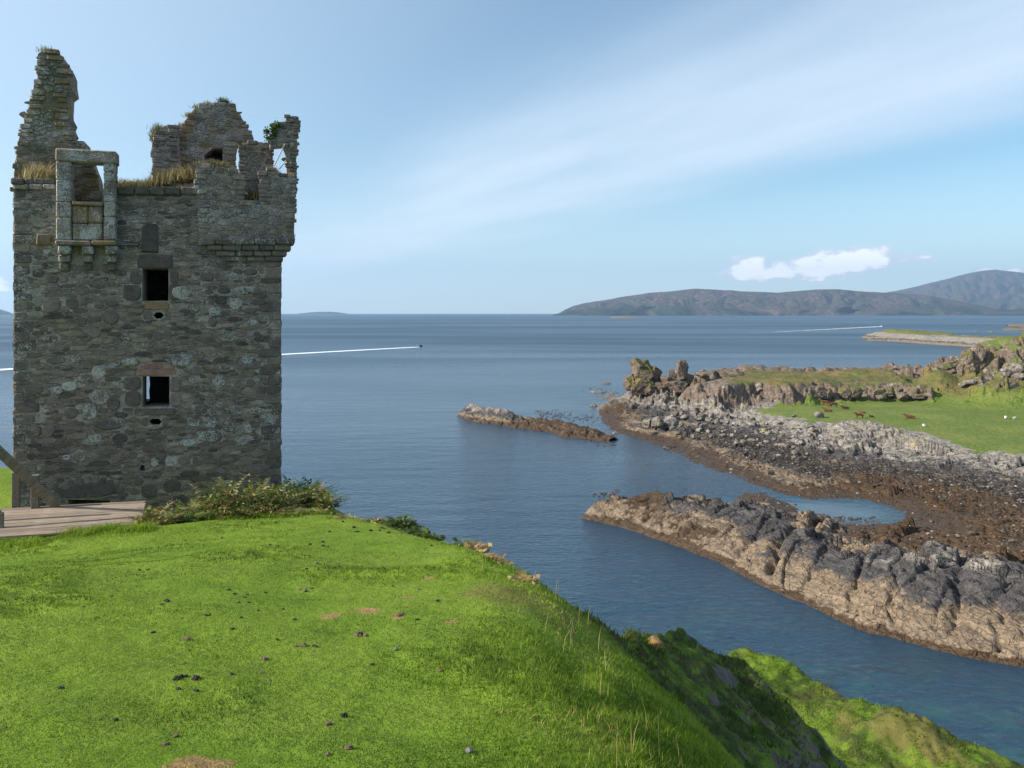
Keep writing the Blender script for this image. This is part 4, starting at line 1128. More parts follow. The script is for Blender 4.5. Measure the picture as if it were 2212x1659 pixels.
    step = np.clip(step + (K2 * .12 + K3 * .05) * sst(step, 0, .25) * sst(step, 1, .75), 0, 1)
    zr = 18.0 + np.clip(H, 0, 60) * .21 + (fbm(x * .09, y * .09, 4, 163) - .5) * 2.4 - sst(x, 150, 190) * 0 
    apron = 5.0 + 6.6 * sst(H, -26, -1) + (fbm(x * .14, y * .14, 4, 164) - .5) * 1.8 * sst(H, -26, -8)
    knob = sst(fbm(x * .22 + 3, y * .22, 4, 165), .56, .64) * sst(H, -24, -14) * sst(-H, 1, 4)
    z = np.where(H > -26, np.maximum(z, apron) + knob * (1.2 + K2 * 1.8 + K3 * .8), z)
    z = z + (np.maximum(zr, z) - z) * step
    info = dict(s=sw, m=m, d=d, H=H, grass=grass, face=face * (d > -4), rim=rim, knob=knob, step=step, band=band * rocky, rocky=rocky, mnd=mnd)
    return z, info

def shore_material():
    m, T, b, o = material('shore_rock')
    p = pos(T)
    z = T.add('ShaderNodeSeparateXYZ', {0: p}).outputs[2]
    nb = T.noise(p, .16, 5, .6); nm = T.noise(p, .75, 5, .65); nf = T.noise(p, 3.2, 5, .7)
    st = T.noise(T.map(T.map(p, rot=(0, 0, R(62))), (.16, 1.5, 1.3)), .9, 5, .62, .5)
    nf = T.math('ADD', T.math('MULTIPLY', nf, .55), T.math('MULTIPLY', st, .45))
    # the tide's zones by height: weed, tan barnacle rock, black lichen, pale grey rock
    zz = T.math('ADD', z, T.math('MULTIPLY', T.math('SUBTRACT', nm, .5), 1.7))
    zz = T.math('ADD', zz, T.math('MULTIPLY', T.math('SUBTRACT', nb, .5), 4.2))
    tan = T.mix(T.smooth(nf, .3, .7), (0.085, 0.060, 0.040), (0.33, 0.24, 0.155))
    black = T.mix(T.smooth(nf, .32, .72), (0.028, 0.025, 0.025), (0.125, 0.112, 0.106))
    grey = T.mix(T.math('ADD', T.smooth(T.math('ADD', T.math('MULTIPLY', nf, .6), T.math('MULTIPLY', nm, .4)), .36, .66), 0.0), (0.060, 0.053, 0.048), (0.44, 0.385, 0.325))
    red = T.mix(nf, (0.055, 0.038, 0.026), (0.24, 0.165, 0.115))
    lo = T.attr('zone'); zz = T.math('ADD', T.math('DIVIDE', T.math('SUBTRACT', zz, lo), T.attr('span')), lo)
    c = T.mix(T.smooth(T.math('SUBTRACT', zz, lo), 1.05, 1.45), tan, black)
    c = T.mix(T.smooth(T.math('SUBTRACT', zz, lo), 2.0, 3.0), c, grey)
    c = T.mix(T.math('MULTIPLY', T.smooth(T.math('SUBTRACT', zz, lo), 3.0, 4.0), T.smooth(T.noise(p, .5, 4, .6), .57, .68)), c, (0.36, 0.31, 0.12))
    rb = T.math('MULTIPLY', T.attr('brown'), T.smooth(T.math('ADD', nb, T.math('MULTIPLY', nm, .4)), .48, .72))
    c = T.mix(T.attr('brown'), c, T.mix(T.smooth(nm, .45, .8), red, grey))
    # cobbles and weed on the flats
    vc = T.add('ShaderNodeTexVoronoi', {'Vector': p, 'Scale': 1.5})
    cob = T.mix(T.smooth(vc.outputs[0], .15, .55, 1.0, 0.0), (0.020, 0.016, 0.012), T.mix(T.add('ShaderNodeSeparateColor', {0: vc.outputs[1]}).outputs[0], (0.055, 0.045, 0.038), (0.20, 0.175, 0.155)))
    c = T.mix(T.math('MULTIPLY', T.attr('cobble'), T.smooth(T.math('ADD', nb, T.math('MULTIPLY', nf, .3)), .35, .6)), c, cob)
    wd = T.math('ADD', T.attr('weed'), T.math('ADD', T.math('MULTIPLY', T.math('SUBTRACT', nf, .5), .9), T.math('MULTIPLY', T.math('SUBTRACT', nm, .5), 1.1)))
    weed_c = T.mix(T.noise(p, 1.6, 5, .7), (0.020, 0.011, 0.005), (0.115, 0.066, 0.030))
    c = T.mix(T.smooth(wd, .47, .57), c, weed_c)
    # turf
    gr = T.attr('grass')
    gn = T.smooth(T.math('ADD', gr, T.math('MULTIPLY', T.math('SUBTRACT', nm, .5), .9)), .45, .58)
    gc = T.mix(T.smooth(T.noise(p, .10, 4, .6), .38, .62), (0.118, 0.165, 0.024), (0.165, 0.195, 0.036))
    rough = T.mix(T.smooth(T.noise(p, .17, 5, .62), .36, .62), (0.098, 0.110, 0.026), (0.190, 0.140, 0.048))
    rough = T.mix(T.smooth(T.noise(p, .9, 4, .62), .55, .70), rough, (0.040, 0.046, 0.018))
    gc = T.mix(T.attr('pasture'), gc, rough)
    gc = T.mix(T.math('MULTIPLY', T.smooth(T.noise(p, 2.1, 3, .6), .60, .72), .6), gc, (0.045, 0.062, 0.016))
    c = T.mix(gn, c, gc)
    T.put(b.inputs['Base Color'], c)
    T.put(b.inputs['Roughness'], T.smooth(T.math('SUBTRACT', zz, lo), .3, 1.6, .55, .9))
    b.inputs['Specular IOR Level'].default_value = .3
    cr = T.voro(T.map(p, (1, 1.4, 1.6), (0, 0, R(38))), .55, 'DISTANCE_TO_EDGE')
    jn = T.add('ShaderNodeVectorMath', {0: p, 1: T.noise(p, .25, 4, .6, col=True)}, operation='ADD').outputs[0]
    cr2 = T.voro(T.map(jn, (.9, .35, 1.2), (0, 0, R(-32))), .9, 'DISTANCE_TO_EDGE')
    cr3 = T.voro(T.map(jn, (1, 1, 2.2), (R(20), 0, R(20))), 2.1, 'DISTANCE_TO_EDGE')
    notw = T.math('SUBTRACT', 1.0, T.attr('cobble'))
    n0 = T.bump(T.math('MULTIPLY', T.smooth(cr, 0, .05), notw), .7, .30)
    n0 = T.bump(T.math('MULTIPLY', T.smooth(cr2, 0, .04), notw), .6, .25, n0)
    n0 = T.bump(T.math('MULTIPLY', st, notw), .9, .45, n0)
    n1 = T.bump(nm, .8, .6, n0)
    n2 = T.bump(nf, .9, .16, n1)
    n3 = T.bump(T.math('MULTIPLY', T.smooth(vc.outputs[0], .1, .6, 1, 0), T.attr('cobble')), .8, .22, n2)
    T.put(b.inputs['Normal'], n3)
    return m
M_SHORE = shore_material()

def make_shore():
    # a fan of rows that gets coarser with distance
    ny, nx = 640, 560
    Y = np.concatenate([np.geomspace(52, 236, 430), np.linspace(236.6, 300, 130), np.geomspace(301, 430, 80)])
    t = np.linspace(0, 1, nx)
    lo = np.interp(Y, [52, 90, 115, 130, 180, 210, 260, 430], [58, 40, 24, 26, 22, 17, 20, 24]); hi = np.interp(Y, [52, 115, 260, 430], [85, 96, 198, 330])
    X = lo[:, None] + (hi - lo)[:, None] * t[None]
    YY = np.repeat(Y[:, None], nx, 1)
    x, y = X.ravel(), YY.ravel()
    z, I = shore_h(x, y)
    s, m, d, H = I['s'], I['m'], I['d'], I['H']
    Z2 = z.reshape(X.shape)
    gy = np.gradient(Z2, axis=0) / np.gradient(YY, axis=0); gx = np.gradient(Z2, axis=1) / np.gradient(X, axis=1)
    sl = np.hypot(gx, gy).ravel()
    flat = sst(sl, .75, .42)
    ridge_top = sst(d, 1.0, 4.0) * flat * sst(x, 58, 70)
    hillg = sst(H, -27, -22) * sst(sl, .95, .6) * (1 - .9 * (I['knob'] > .3))
    back = sst(H, 1, 4) * sst(sl, 1.0, .6)
    steep = sst(sl, 1.15, .7)
    grass = np.maximum.reduce([I['grass'] * (1 - sst(d, -.5, .8)), ridge_top * .95, hillg, back])
    grass = np.maximum(grass, sst(I['mnd'], .10, .22) * .92)
    grass = grass * (1 - .95 * I['rim'])
    apron = sst(d, -7, -2) * sst(d, .5, -1) * sst(x, 95, 105) * .55 * steep
    grass = np.maximum(grass, apron)
    pasture = np.clip(np.maximum.reduce([ridge_top, sst(H, -30, -20) * sst(H, 2, -4)]), 0, 1) * (1 - sst(H, -2, 1)) * (1 - sst(I['m'], 0, 3))
    pasture = np.maximum(pasture, sst(I['mnd'], .2, .5) * .7)
    pasture = np.where((H > -6) & (x > 150), pasture * .35, pasture)
    weed = np.clip(sst(s, 22, 8) * .62 + .25 * sst(s, 5, 1), 0, 1) * (1 - .55 * np.clip(I['band'], 0, 1))
    weed = np.clip(weed + .20 * sst(x + (130 - y) * .5, 46, 62) * sst(s, 30, 12), 0, .9)
    weed = weed * sst(y, 262, 235) + .22 * sst(x + (150 - y) * .9, 50, 74) * sst(s, 36, 14)
    cobble = sst(s, 6, 12) * sst(s, 27, 20) * sst(y, 215, 180)
    brown = np.clip(sst(d, -2, 1) * (x > 50) + sst(H, -2, 2) + I['knob'] + .3 * (y > 235), 0, .85)
    zone = .1 + np.clip(sst(s, 60, 100), 0, 1) * 2
    me = mesh_np('shore', np.stack([x, y, z], 1), grid_faces(len(Y), nx), {'grass': grass, 'weed': weed, 'cobble': cobble, 'brown': brown, 'zone': zone, 'pasture': pasture, 'span': zone * 0 + 1})
    tag(link('shore', me, M_SHORE), kind='structure')
make_shore()

# ------------------------------------------------------------------ reefs and islets
def reef(name, A, Bp, half, nt, nc, hfun, label, cat, seed, weed_fn, zone=.1, group=None, grass_fn=None, brown=0.0, span=1.0):
    """a long rock in its own frame: t along A to B, c across (positive towards the left of A to B)"""
    A = np.array(A); Bp = np.array(Bp); L = np.hypot(*(Bp - A)); e = (Bp - A) / L; nrm = np.array([-e[1], e[0]])
    tt = np.linspace(0, L, nt); cc = np.linspace(-half, half, nc)
    T_, C_ = np.meshgrid(tt, cc); t, c = T_.ravel(), C_.ravel()
    z = hfun(t, c, L)
    x = A[0] + e[0] * t + nrm[0] * c; y = A[1] + e[1] * t + nrm[1] * c
    z = np.maximum(z, -1.6)
    me = mesh_np(name, np.stack([x - A[0], y - A[1], z], 1), grid_faces(nc, nt), {'grass': (grass_fn(t, c, z, L) if grass_fn is not None else t * 0), 'weed': weed_fn(t, c, z, L), 'cobble': t * 0, 'brown': t * 0 + brown, 'zone': (zone(t, c) if callable(zone) else t * 0 + zone), 'pasture': t * 0 + .6, 'span': t * 0 + span})
    o = link(name, me, M_SHORE, loc=(A[0], A[1], 0))
    return tag(o, label, cat, group)

def strata(t, c, k, seed, tilt=.75, warp=5.0):
    """cracks and tilted slabs running across the rock"""
    w = (fbm(t * .09, c * .09, 4, seed) - .5) * warp
    q = (t * tilt + c * .55 + w) * k
    f = q % 1.0
    return np.where(f < .86, f / .86, (1 - f) / .14)

def islet_h(t, c, L):
    # front foot of the rock lies along c = 0; a broad hummocky top slopes gently back
    foot = (fbm(t * .06, t * 0, 4, 201) - .5) * 5.0 * np.minimum(1, t / 8) + 2.4 * np.sin(t * .11)
    w = c - foot
    taper = np.minimum(1, np.sqrt(np.clip(t + .6 * np.maximum(w, 0) * 0, 0, None) / 11.0))
    back = np.interp(t, [0, 8, 22, 34, 45, 60, 90], [9, 19, 25, 23, 31, 37, 42]) + (fbm(t * .1, t * 0 + 4, 3, 202) - .5) * 6
    crest = np.interp(t, [0, 5, 12, 20, 27, 34, 45, 56, 66, 90], [2.2, 3.0, 4.4, 4.8, 3.5, 3.6, 4.1, 4.0, 4.6, 5.0])
    fw = np.interp(t, [0, 8, 20, 30, 90], [4.0, 10, 12.5, 12.0, 13])
    k = np.clip(w / fw, 0, 1)
    front = np.sin(k * np.pi / 2) ** .85
    rear = sst(back - w, 0, np.maximum(4.0, back * .55))
    body = sst(w, -.4, 1.6) * sst(back - w, -.5, 3)
    wt = t + (fbm(t * .1, c * .1, 3, 211) - .5) * 9; wc = c + (fbm(t * .1 + 5, c * .1, 3, 212) - .5) * 6
    hum = fbm(wt * .055, wc * .10, 4, 217)
    z = crest * front * (.30 + .70 * rear) * (1 + (hum - .5) * .9 * k)
    z = np.where(w < 0, w * .55, z); z = np.where(w > back, np.minimum(z, -.25 * (w - back)), z)
    # bedding across the rock: tilted sheets with sharp broken edges, fine cracks, deep gullies
    F1, j1 = facet(wt * .11 + wc * .04, wc * .16 - wt * .05, 208, 1.3); F2, j2 = facet(wt * .20 + wc * .10, wc * .52 - wt * .16, 209, 1.4); F3, j3 = facet(wt * .62 + wc * .3, wc * 1.35 - wt * .45, 210, 1.2)
    r = fbm(wt * .12, wc * .16, 5, 207, ridged=True); r2 = fbm(wt * .6, wc * .35, 4, 219, ridged=True)
    gul = np.zeros_like(t)
    for (a, sl_, wd, dp) in ((17, .25, .5, .8), (33.5, -.45, .8, 1.7), (45.5, -.55, .4, .8), (54, -.35, .5, .9), (63, -.5, 1.0, 2.4), (26, .1, .4, .7), (10, .3, .5, .6), (39.5, -.5, .3, .6), (49.5, -.5, .3, .6), (58, -.4, .35, .7)):
        gul += dp * np.exp(-((t - a - sl_ * w + (fbm(c * .35, t * .1, 3, int(a)) - .5) * 2.6) / wd) ** 2) * sst(w, .5, 3)
    top = .34 + .70 * sst(k, .5, 1.0)
    z = z + body * np.minimum(1, .35 + t / 14) * ((F1 * .80 + F2 * .80 + F3 * .34 + (r - .55) * .5 + (r2 - .5) * .25) * top - gul * .85
                    - .32 * np.clip(1 - j1 * 16, 0, 1) - .20 * np.clip(1 - j2 * 11, 0, 1) - .08 * np.clip(1 - j3 * 7, 0, 1)
                    + (fbm(t * 1.3, c * 1.3, 4, 215) - .5) * .25)
    return z
A0, A1 = ground(1256, 1120), ground(2212, 1449)
dirv = (np.array(A1) - np.array(A0)); dirv = dirv / np.hypot(*dirv)
A2 = tuple(np.array(A0) + dirv * 84)
def islet_weed(t, c, z, L):
    low = sst(z, .95, .25)
    return np.clip(low * .68 + .66 * np.exp(-((t - 5) ** 2 / 60 + (c - 8.0) ** 2 / 50)) + .62 * np.exp(-((t - 19) ** 2 / 70 + (c - 4.0) ** 2 / 7)) + .6 * sst(c, 16, 20) * sst(z, 2.2, 1.0), 0, 1)
reef('rock_islet', A0, A2, 46, 680, 520, lambda t, c, L: islet_h(t, c, L), 'long bare rock ridge with tan waterline and black top beside the narrow channel', 'islet', 200, islet_weed, zone=lambda t, c: .25 + (fbm(t * .10, c * .16, 4, 225) - .5) * 3.2 + (fbm(t * .5, c * .2, 3, 226) - .5) * 1.4, span=1.9)
# flip so that positive c lies landward

def skerry_h(t, c, L):
    half = np.interp(t / L, [0, .08, .3, .6, .85, 1], [.5, 3.4, 7.5, 8, 5, .8]) + (fbm(t * .15, c * 0, 3, 231) - .5) * 5
    w = half - np.abs(c + 1.5 * np.sin(t * .12))
    z = np.where(w > 0, np.minimum(w, 4) * .28, w * .4)
    spine = 2.1 * np.exp(-((c + 2.0 - t * .02) / 2.2) ** 2) * sst(t, 2, 7) * sst(t / L, .46, .36)
    z = z + spine * (w > -.5) + sst(w, -.3, 1) * ((fbm(t * .5, c * .6, 4, 233, ridged=True) - .5) * .9 + (strata(t, c, .5, 234, .2) - .5) * .5 + (fbm(t * 1.4, c * 1.4, 3, 235) - .5) * .5)
    return z
reef('skerry', ground(996, 892), ground(1332, 951), 13, 360, 150, skerry_h, 'low weed-covered skerry lying in open water off the headland tip', 'skerry', 230,
     lambda t, c, z, L: np.clip(.36 + .30 * sst(z, 1.2, .2) + .25 * sst(t / L, .3, .6) - .45 * (np.exp(-((c + 2 - t * .02) / 2.4) ** 2) * sst(t / L, .48, .36)), 0, .72))
def low_island_h(t, c, L):
    half = np.interp(t / L, [0, .1, .35, .6, 1], [2, 18, 34, 34, 30]) + (fbm(t * .02, c * 0, 3, 241) - .5) * 14
    w = half - np.abs(c)
    z = np.where(w > 0, np.minimum(w * .55, np.interp(t / L, [0, .06, .2, .4, .5, .7, 1], [1, 5, 10.5, 9, 6.5, 7.5, 6])), w * .2)
    return z + sst(w, -1, 5) * ((fbm(t * .05, c * .05, 5, 243, ridged=True) - .5) * 4.0)
reef('low_island', ground(1868, 729), ground(2330, 760), 60, 260, 90, low_island_h, 'low grey rock island with grass cap across the bay', 'island', 240, lambda t, c, z, L: sst(z, 1.0, .2) * .5, zone=.9,
     grass_fn=lambda t, c, z, L: sst(z, 7.2, 8.6) * .9 + .4 * sst(c, 2, 9) * sst(z, 4, 6))
def spit_h(t, c, L):
    w = np.interp(t / L, [0, .2, .8, 1], [1, 6, 9, 6]) + (fbm(t * .04, c * 0, 3, 251) - .5) * 6 - np.abs(c)
    return np.where(w > 0, np.minimum(w * .5, 4), w * .2) + sst(w, -1, 2) * (fbm(t * .1, c * .1, 4, 252, ridged=True) - .5) * 2.4
reef('reef_spit', ground(1862, 735.5), ground(2000, 738), 12, 160, 40, spit_h, 'thin dark rock spit in front of the low grey island', 'reef', 250, lambda t, c, z, L: t * 0 + .4, zone=.3)
def tiny_h(t, c, L):
    w = np.interp(t / L, [0, .2, .5, .8, 1], [3, 20, 26, 20, 3]) - np.abs(c)
    return np.where(w > 0, np.minimum(w * .9, np.interp(t / L, [0, .1, .45, .6, 1], [2, 9, 11, 8, 3])), w * .3) + sst(w, 0, 6) * (fbm(t * .03, c * .03, 4, 262) - .5) * 7
reef('far_islet', ground(1318, 686.6), ground(1396, 686.8), 40, 120, 40, tiny_h, 'small flat dark islet alone on the far sea below the hills', 'islet', 260, lambda t, c, z, L: t * 0 + .45, zone=6.0, brown=.6)
def spit2_h(t, c, L):
    w = np.interp(t / L, [0, .3, 1], [1, 16, 22]) + (fbm(t * .02, c * 0, 3, 271) - .5) * 12 - np.abs(c)
    return np.where(w > 0, np.minimum(w * .4, np.interp(t / L, [0, .3, 1], [2, 6, 10])), w * .2) + sst(w, -1, 4) * (fbm(t * .05, c * .05, 4, 272, ridged=True) - .5) * 5
reef('reef_point', ground(2176, 704), ground(2330, 704.5), 40, 140, 50, spit2_h, 'distant reddish rock point at the right edge beyond the low island', 'reef', 270, lambda t, c, z, L: t * 0 + .2, zone=3.0, brown=.5)
reef('reef_ledge', ground(2165, 713.5), ground(2330, 715), 30, 140, 50, spit2_h, 'dark rock ledge between the low island and the reddish point', 'reef', 275, lambda t, c, z, L: t * 0 + .45, zone=3.0, brown=.3)

# rock stacks on the headland tip
def lump(name, base, prof, label, cat, seed, tone, sub=5, group=None, stretch=(1, 1), amp=.28, freq=.33, grassy=.0):
    """an upright craggy rock: a ball pushed to an outline, cracked and roughened; prof gives (height, half width)"""
    bm = bmesh.new(); bmesh.ops.create_icosphere(bm, subdivisions=sub, radius=1.0)
    v = np.array([q.co[:] for q in bm.verts]); f = np.array([[q.index for q in p.verts] for p in bm.faces]); bm.free()
    if prof[-1][0] > 4: prof = [(0, prof[0][1] * 1.15)] + [(h_ + 3.5, w_) for h_, w_ in prof]
    H = prof[-1][0]
    hz_ = (v[:, 2] * .5 + .5) * H
    ang = np.arctan2(v[:, 1], v[:, 0]); rad = np.hypot(v[:, 0], v[:, 1])
    w = np.interp(hz_, [q[0] for q in prof], [q[1] for q in prof])
    rim = np.minimum(1, rad / np.sqrt(np.maximum(1e-4, 1 - v[:, 2] ** 2))) 
    x = np.cos(ang) * w * stretch[0] * np.where(rad > .02, 1, 0); y = np.sin(ang) * w * stretch[1] * np.where(rad > .02, 1, 0)
    p = np.stack([x, y, hz_], 1)
    n = fbm3(p * freq + seed, 4, seed); n2 = fbm3(p * freq * 3.1 + seed, 4, seed + 5); ver = fbm3(p * np.array([freq * 4, freq * 4, freq * .5]) + 3, 3, seed + 9)
    k = 1 + (n - .5) * 4 * amp + (n2 - .5) * 1.6 * amp + (np.abs(ver - .5) - .12) * 2.0 * amp
    p[:, 0] *= k; p[:, 1] *= k; p[:, 2] += (n2 - .5) * H * .10
    nz = p[:, 2]
    g = np.clip(grassy * (.35 + .8 * sst(n2, .42, .58)), 0, 1)
    me = mesh_np(name, p, f, {'grass': g, 'weed': p[:, 0] * 0, 'cobble': p[:, 0] * 0, 'brown': p[:, 0] * 0 + tone, 'zone': p[:, 0] * 0 - 3.0, 'pasture': p[:, 0] * 0 + 1, 'span': p[:, 0] * 0 + 1}, smooth=False)
    o = link(name, me, M_SHORE, loc=base)
    return tag(o, label, cat, group)
def stackpos(px, py, Y): q = at(px, py, Y); return (q.x, q.y, q.z - 3.5)
def block_mesh(seed, sub=4):
    bm = bmesh.new(); bmesh.ops.create_icosphere(bm, subdivisions=sub, radius=1)
    v = np.array([q.co[:] for q in bm.verts]); f = np.array([[q.index for q in p.verts] for p in bm.faces]); bm.free()
    r = np.random.default_rng(seed)
    for _ in range(13):
        d = r.normal(size=3); d[2] *= .6; d /= np.linalg.norm(d); off = r.uniform(.50, .85)
        v = v - np.outer(np.maximum(0, v @ d - off), d)
    n = fbm3(v * 1.6 + seed * 3.7, 4, seed); n2 = fbm3(v * 5 + seed, 4, seed + 4)
    return v * (1 + (n - .5) * .5 + (n2 - .5) * .30)[:, None], f
def crag(name, blocks, Y, label, cat, seed, tone, grassy, group=None, slant=.0):
    """an outcrop of interlocking broken blocks; blocks = (picture x, picture y of the centre, half width, half height in picture units, depth offset)"""
    V, Fc, G_ = [], [], []; k0 = 0; s = Y / F
    base = at(blocks[0][0], blocks[0][1], Y)
    for k, (px, py, hw, hh, dy) in enumerate(blocks):
        v, f = block_mesh(seed + k * 13)
        v = v * np.array([hw * s * 1.3, hw * s * 1.25, hh * s * 1.08])
        v[:, 0] += slant * v[:, 2]
        c = at(px, py, Y + dy)
        v = v + np.array([c.x - base.x, c.y - base.y, c.z - base.z])
        V.append(v); Fc.append(f + k0); k0 += len(v)
    V = np.concatenate(V); Fc = np.concatenate(Fc)
    me = mesh_np(name, V, Fc, {}, False)
    nz = np.zeros(len(V) * 3, np.float32); me.vertex_normals.foreach_get('vector', nz); nz = nz.reshape(-1, 3)[:, 2]
    n = fbm3(V * .35 + seed, 4, seed)
    g = np.clip(grassy * (sst(nz, .05, .6) * 1.15 + (n - .5) * 1.6), 0, 1)
    z = V[:, 0] * 0
    for a_, arr in {'grass': g, 'weed': z, 'cobble': z, 'brown': z + tone, 'zone': z - 3.0, 'pasture': z + 1, 'span': z + 1}.items():
        me.attributes.new(a_, 'FLOAT', 'POINT').data.foreach_set('value', np.asarray(arr, np.float32))
    return tag(link(name, me, M_SHORE, loc=base), label, cat, group)
crag('sea_stack', [(1386, 806, 27, 26, 0), (1378, 790, 18, 15, 1), (1392, 786, 13, 13, 2), (1410, 812, 17, 20, 1), (1364, 824, 15, 20, -1), (1380, 836, 22, 18, -2), (1402, 838, 22, 18, -2), (1420, 826, 14, 14, 2)], 246,
     'broad knobbly grass-tinged rock stack at the very tip of the headland', 'rock stack', 301, .9, .95)
crag('sea_stack', [(1472, 806, 13, 25, 0), (1478, 796, 9, 17, 1), (1456, 816, 13, 18, 0), (1440, 826, 15, 16, 0), (1486, 818, 11, 18, 1), (1466, 836, 24, 14, -2), (1430, 838, 14, 12, -1)], 244,
     'pointed brown rock pinnacle with a sloping shoulder, right of the grass-tinged stack', 'rock stack', 317, .9, .35, slant=-.12)
crag('rock_mound', [(1508, 838, 14, 16, 0), (1500, 852, 16, 12, -1), (1518, 854, 16, 14, 0), (1490, 858, 12, 8, -2)], 240, 'steep green-topped rock mound at the foot of the pointed pinnacle', 'rock mound', 345, .7, 1.3)
crag('rock_mound', [(1530, 812, 24, 12, 0), (1562, 813, 24, 13, 1), (1596, 817, 26, 13, 2), (1628, 822, 22, 11, 3), (1545, 826, 20, 10, 0), (1580, 830, 24, 10, 0)], 250, 'long low reddish rock wall between the headland mound and the ridge pasture', 'rock mound', 351, .9, .25)
crag('cliff_outcrop', [(1742, 850, 18, 13, 0), (1768, 848, 16, 14, 0), (1722, 856, 12, 9, -1), (1790, 850, 12, 11, 0), (1755, 858, 14, 8, -2)], 231, 'grey rock face on the ridge directly behind the standing cattle', 'rock outcrop', 501, .55, .5)
crag('cliff_outcrop', [(1822, 848, 13, 12, 0), (1845, 846, 13, 13, 0), (1866, 850, 11, 10, 0)], 231, 'short dark rock face on the ridge between the grey face and the domed mound', 'rock outcrop', 511, .6, .6)
crag('cliff_outcrop', [(1896, 848, 12, 12, 0), (1918, 846, 14, 13, 0), (1940, 848, 10, 12, 0), (1905, 856, 12, 7, -2)], 230, 'pale pinkish rock face under the left flank of the domed mound', 'rock outcrop', 521, .35, .5)
crag('cliff_outcrop', [(1968, 846, 12, 14, 0), (1992, 846, 13, 15, 0), (2014, 848, 12, 13, 1), (1950, 856, 12, 8, -1), (1985, 858, 14, 6, -2)], 228, 'dark ribbed rock face in the front of the domed green mound', 'rock outcrop', 531, .7, .45)
crag('cliff_outcrop', [(2088, 782, 12, 30, 0), (2106, 776, 14, 33, 1), (2124, 778, 11, 30, 2), (2096, 800, 14, 16, -1), (2116, 798, 12, 18, 0), (2078, 798, 9, 18, 0)], 236, 'tall dark vertical crag crowned with grass, overlooking the bay', 'crag', 541, .75, .5, slant=.06)
crag('cliff_outcrop', [(2146, 780, 12, 18, 0), (2162, 772, 11, 18, 1), (2176, 766, 10, 16, 1)], 238, 'reddish stepped crag between the tall crag and the right edge', 'crag', 551, .8, .7)
crag('cliff_outcrop', [(2190, 800, 20, 14, 0), (2214, 796, 22, 16, 1), (2172, 806, 12, 9, -1), (2200, 812, 18, 7, -2)], 226, 'pale broken boulder slope low at the right edge under the crags', 'rock outcrop', 561, .25, .35)
crag('cliff_outcrop', [(2196, 752, 14, 26, 2), (2220, 748, 16, 30, 3)], 242, 'high grassy crag cut by the right edge', 'crag', 566, .8, .9)
crag('cliff_outcrop', [(2098, 826, 14, 6, 0), (2120, 822, 12, 8, 0), (2080, 830, 10, 4, 0)], 226, 'small pale rock cluster on the tawny slope right of the domed mound', 'rock outcrop', 571, .2, .2)
crag('cliff_outcrop', [(2042, 792, 14, 7, 0), (2060, 788, 12, 8, 1), (2024, 800, 12, 6, 0)], 245, 'pale sloping rock rib leading up to the tall crag', 'rock outcrop', 581, .4, .5)
crag('cliff_outcrop', [(1640, 842, 26, 15, 0), (1610, 846, 18, 12, 0), (1675, 848, 20, 12, 0), (1700, 852, 16, 9, -1), (1655, 858, 24, 10, -2)], 238, 'dark shaded rock slope below the long reddish rock wall', 'rock outcrop', 591, .3, .1)
crag('rock_mound', [(1612, 798, 16, 7, 0), (1640, 800, 16, 6, 0), (1668, 801, 14, 5, 1)], 268, 'red-brown rock outcrop on the skyline of the ridge above the long rock wall', 'rock mound', 361, .9, .2)
crag('rock_mound', [(1840, 799, 18, 7, 0), (1868, 800, 16, 6, 0), (1900, 798, 20, 5, 0), (1935, 796, 22, 5, 0)], 276, 'low dark rock outcrop along the far right skyline of the ridge', 'rock mound', 367, .9, .1)

def low_rock(px, py, wpx, hgt, label, seed, group=None, brown=.4):
    x, y = ground(px, py); w = wpx / F * y / 2
    return lump('sea_rock', (x, y, -.25), [(0, w), (hgt * .5, w * .8), (hgt, w * .1)], label, 'rock', seed, brown, sub=3, group=group, stretch=(1, .7), amp=.22, freq=1.0)
low_rock(1282, 877, 20, 1.1, 'small rounded dark rock awash just off the shore, apart from a bigger one', 401)
low_rock(1308, 880, 26, 1.6, 'larger dark rock awash between the shore and a small rounded one', 402)
low_rock(1310, 829, 24, .9, 'small tan rock in the sea beyond the headland stacks', 403)
low_rock(1292, 847, 44, .9, 'thin dark reef rock reaching out from the headland tip', 404)
low_rock(1330, 936, 16, .8, 'dark rock alone in the gap between skerry and shore', 405)
low_rock(2140, 718, 16, 2.5, 'tiny dark rock in the bay beyond the low island', 406)
low_rock(2108, 716, 12, 2.0, 'tiniest dark rock in the bay beyond the low island', 407)
# ------------------------------------------------------------------ wooden bridge at the door
def wood_material():
    m, T, b, o = material('weathered_wood')
    tc_ = T.add('ShaderNodeTexCoord').outputs['Object']
    p = pos(T)
    g = T.noise(T.map(tc_, (1.2, 22, 22)), 2.2, 5, .65, .6)
    big = T.noise(p, 2.4, 4, .6)
    t = T.attr('tone')
    c = T.mix(T.smooth(g, .32, .66), (0.135, 0.098, 0.070), (0.38, 0.295, 0.222))
    c = T.mix(1.0, c, T.ramp(t, [(0, .72), (1, 1.18)]), 'MULTIPLY')
    c = T.mix(T.math('MULTIPLY', T.smooth(big, .55, .75), .5), c, (0.14, 0.125, 0.10))
    T.put(b.inputs['Base Color'], c)
    T.put(b.inputs['Normal'], T.bump(g, .6, .012))
    return m
M_WOOD = wood_material()
def dark_wood_material():
    m, T, b, o = material('mossy_wood')
    tc_ = T.add('ShaderNodeTexCoord').outputs['Object']
    g = T.noise(T.map(tc_, (18, 18, 2)), 2.0, 5, .65)
    c = T.mix(T.smooth(g, .3, .7), (0.10, 0.088, 0.062), (0.25, 0.225, 0.175))
    T.put(b.inputs['Base Color'], c); T.put(b.inputs['Normal'], T.bump(g, .6, .012))
    return m
M_POST = dark_wood_material()
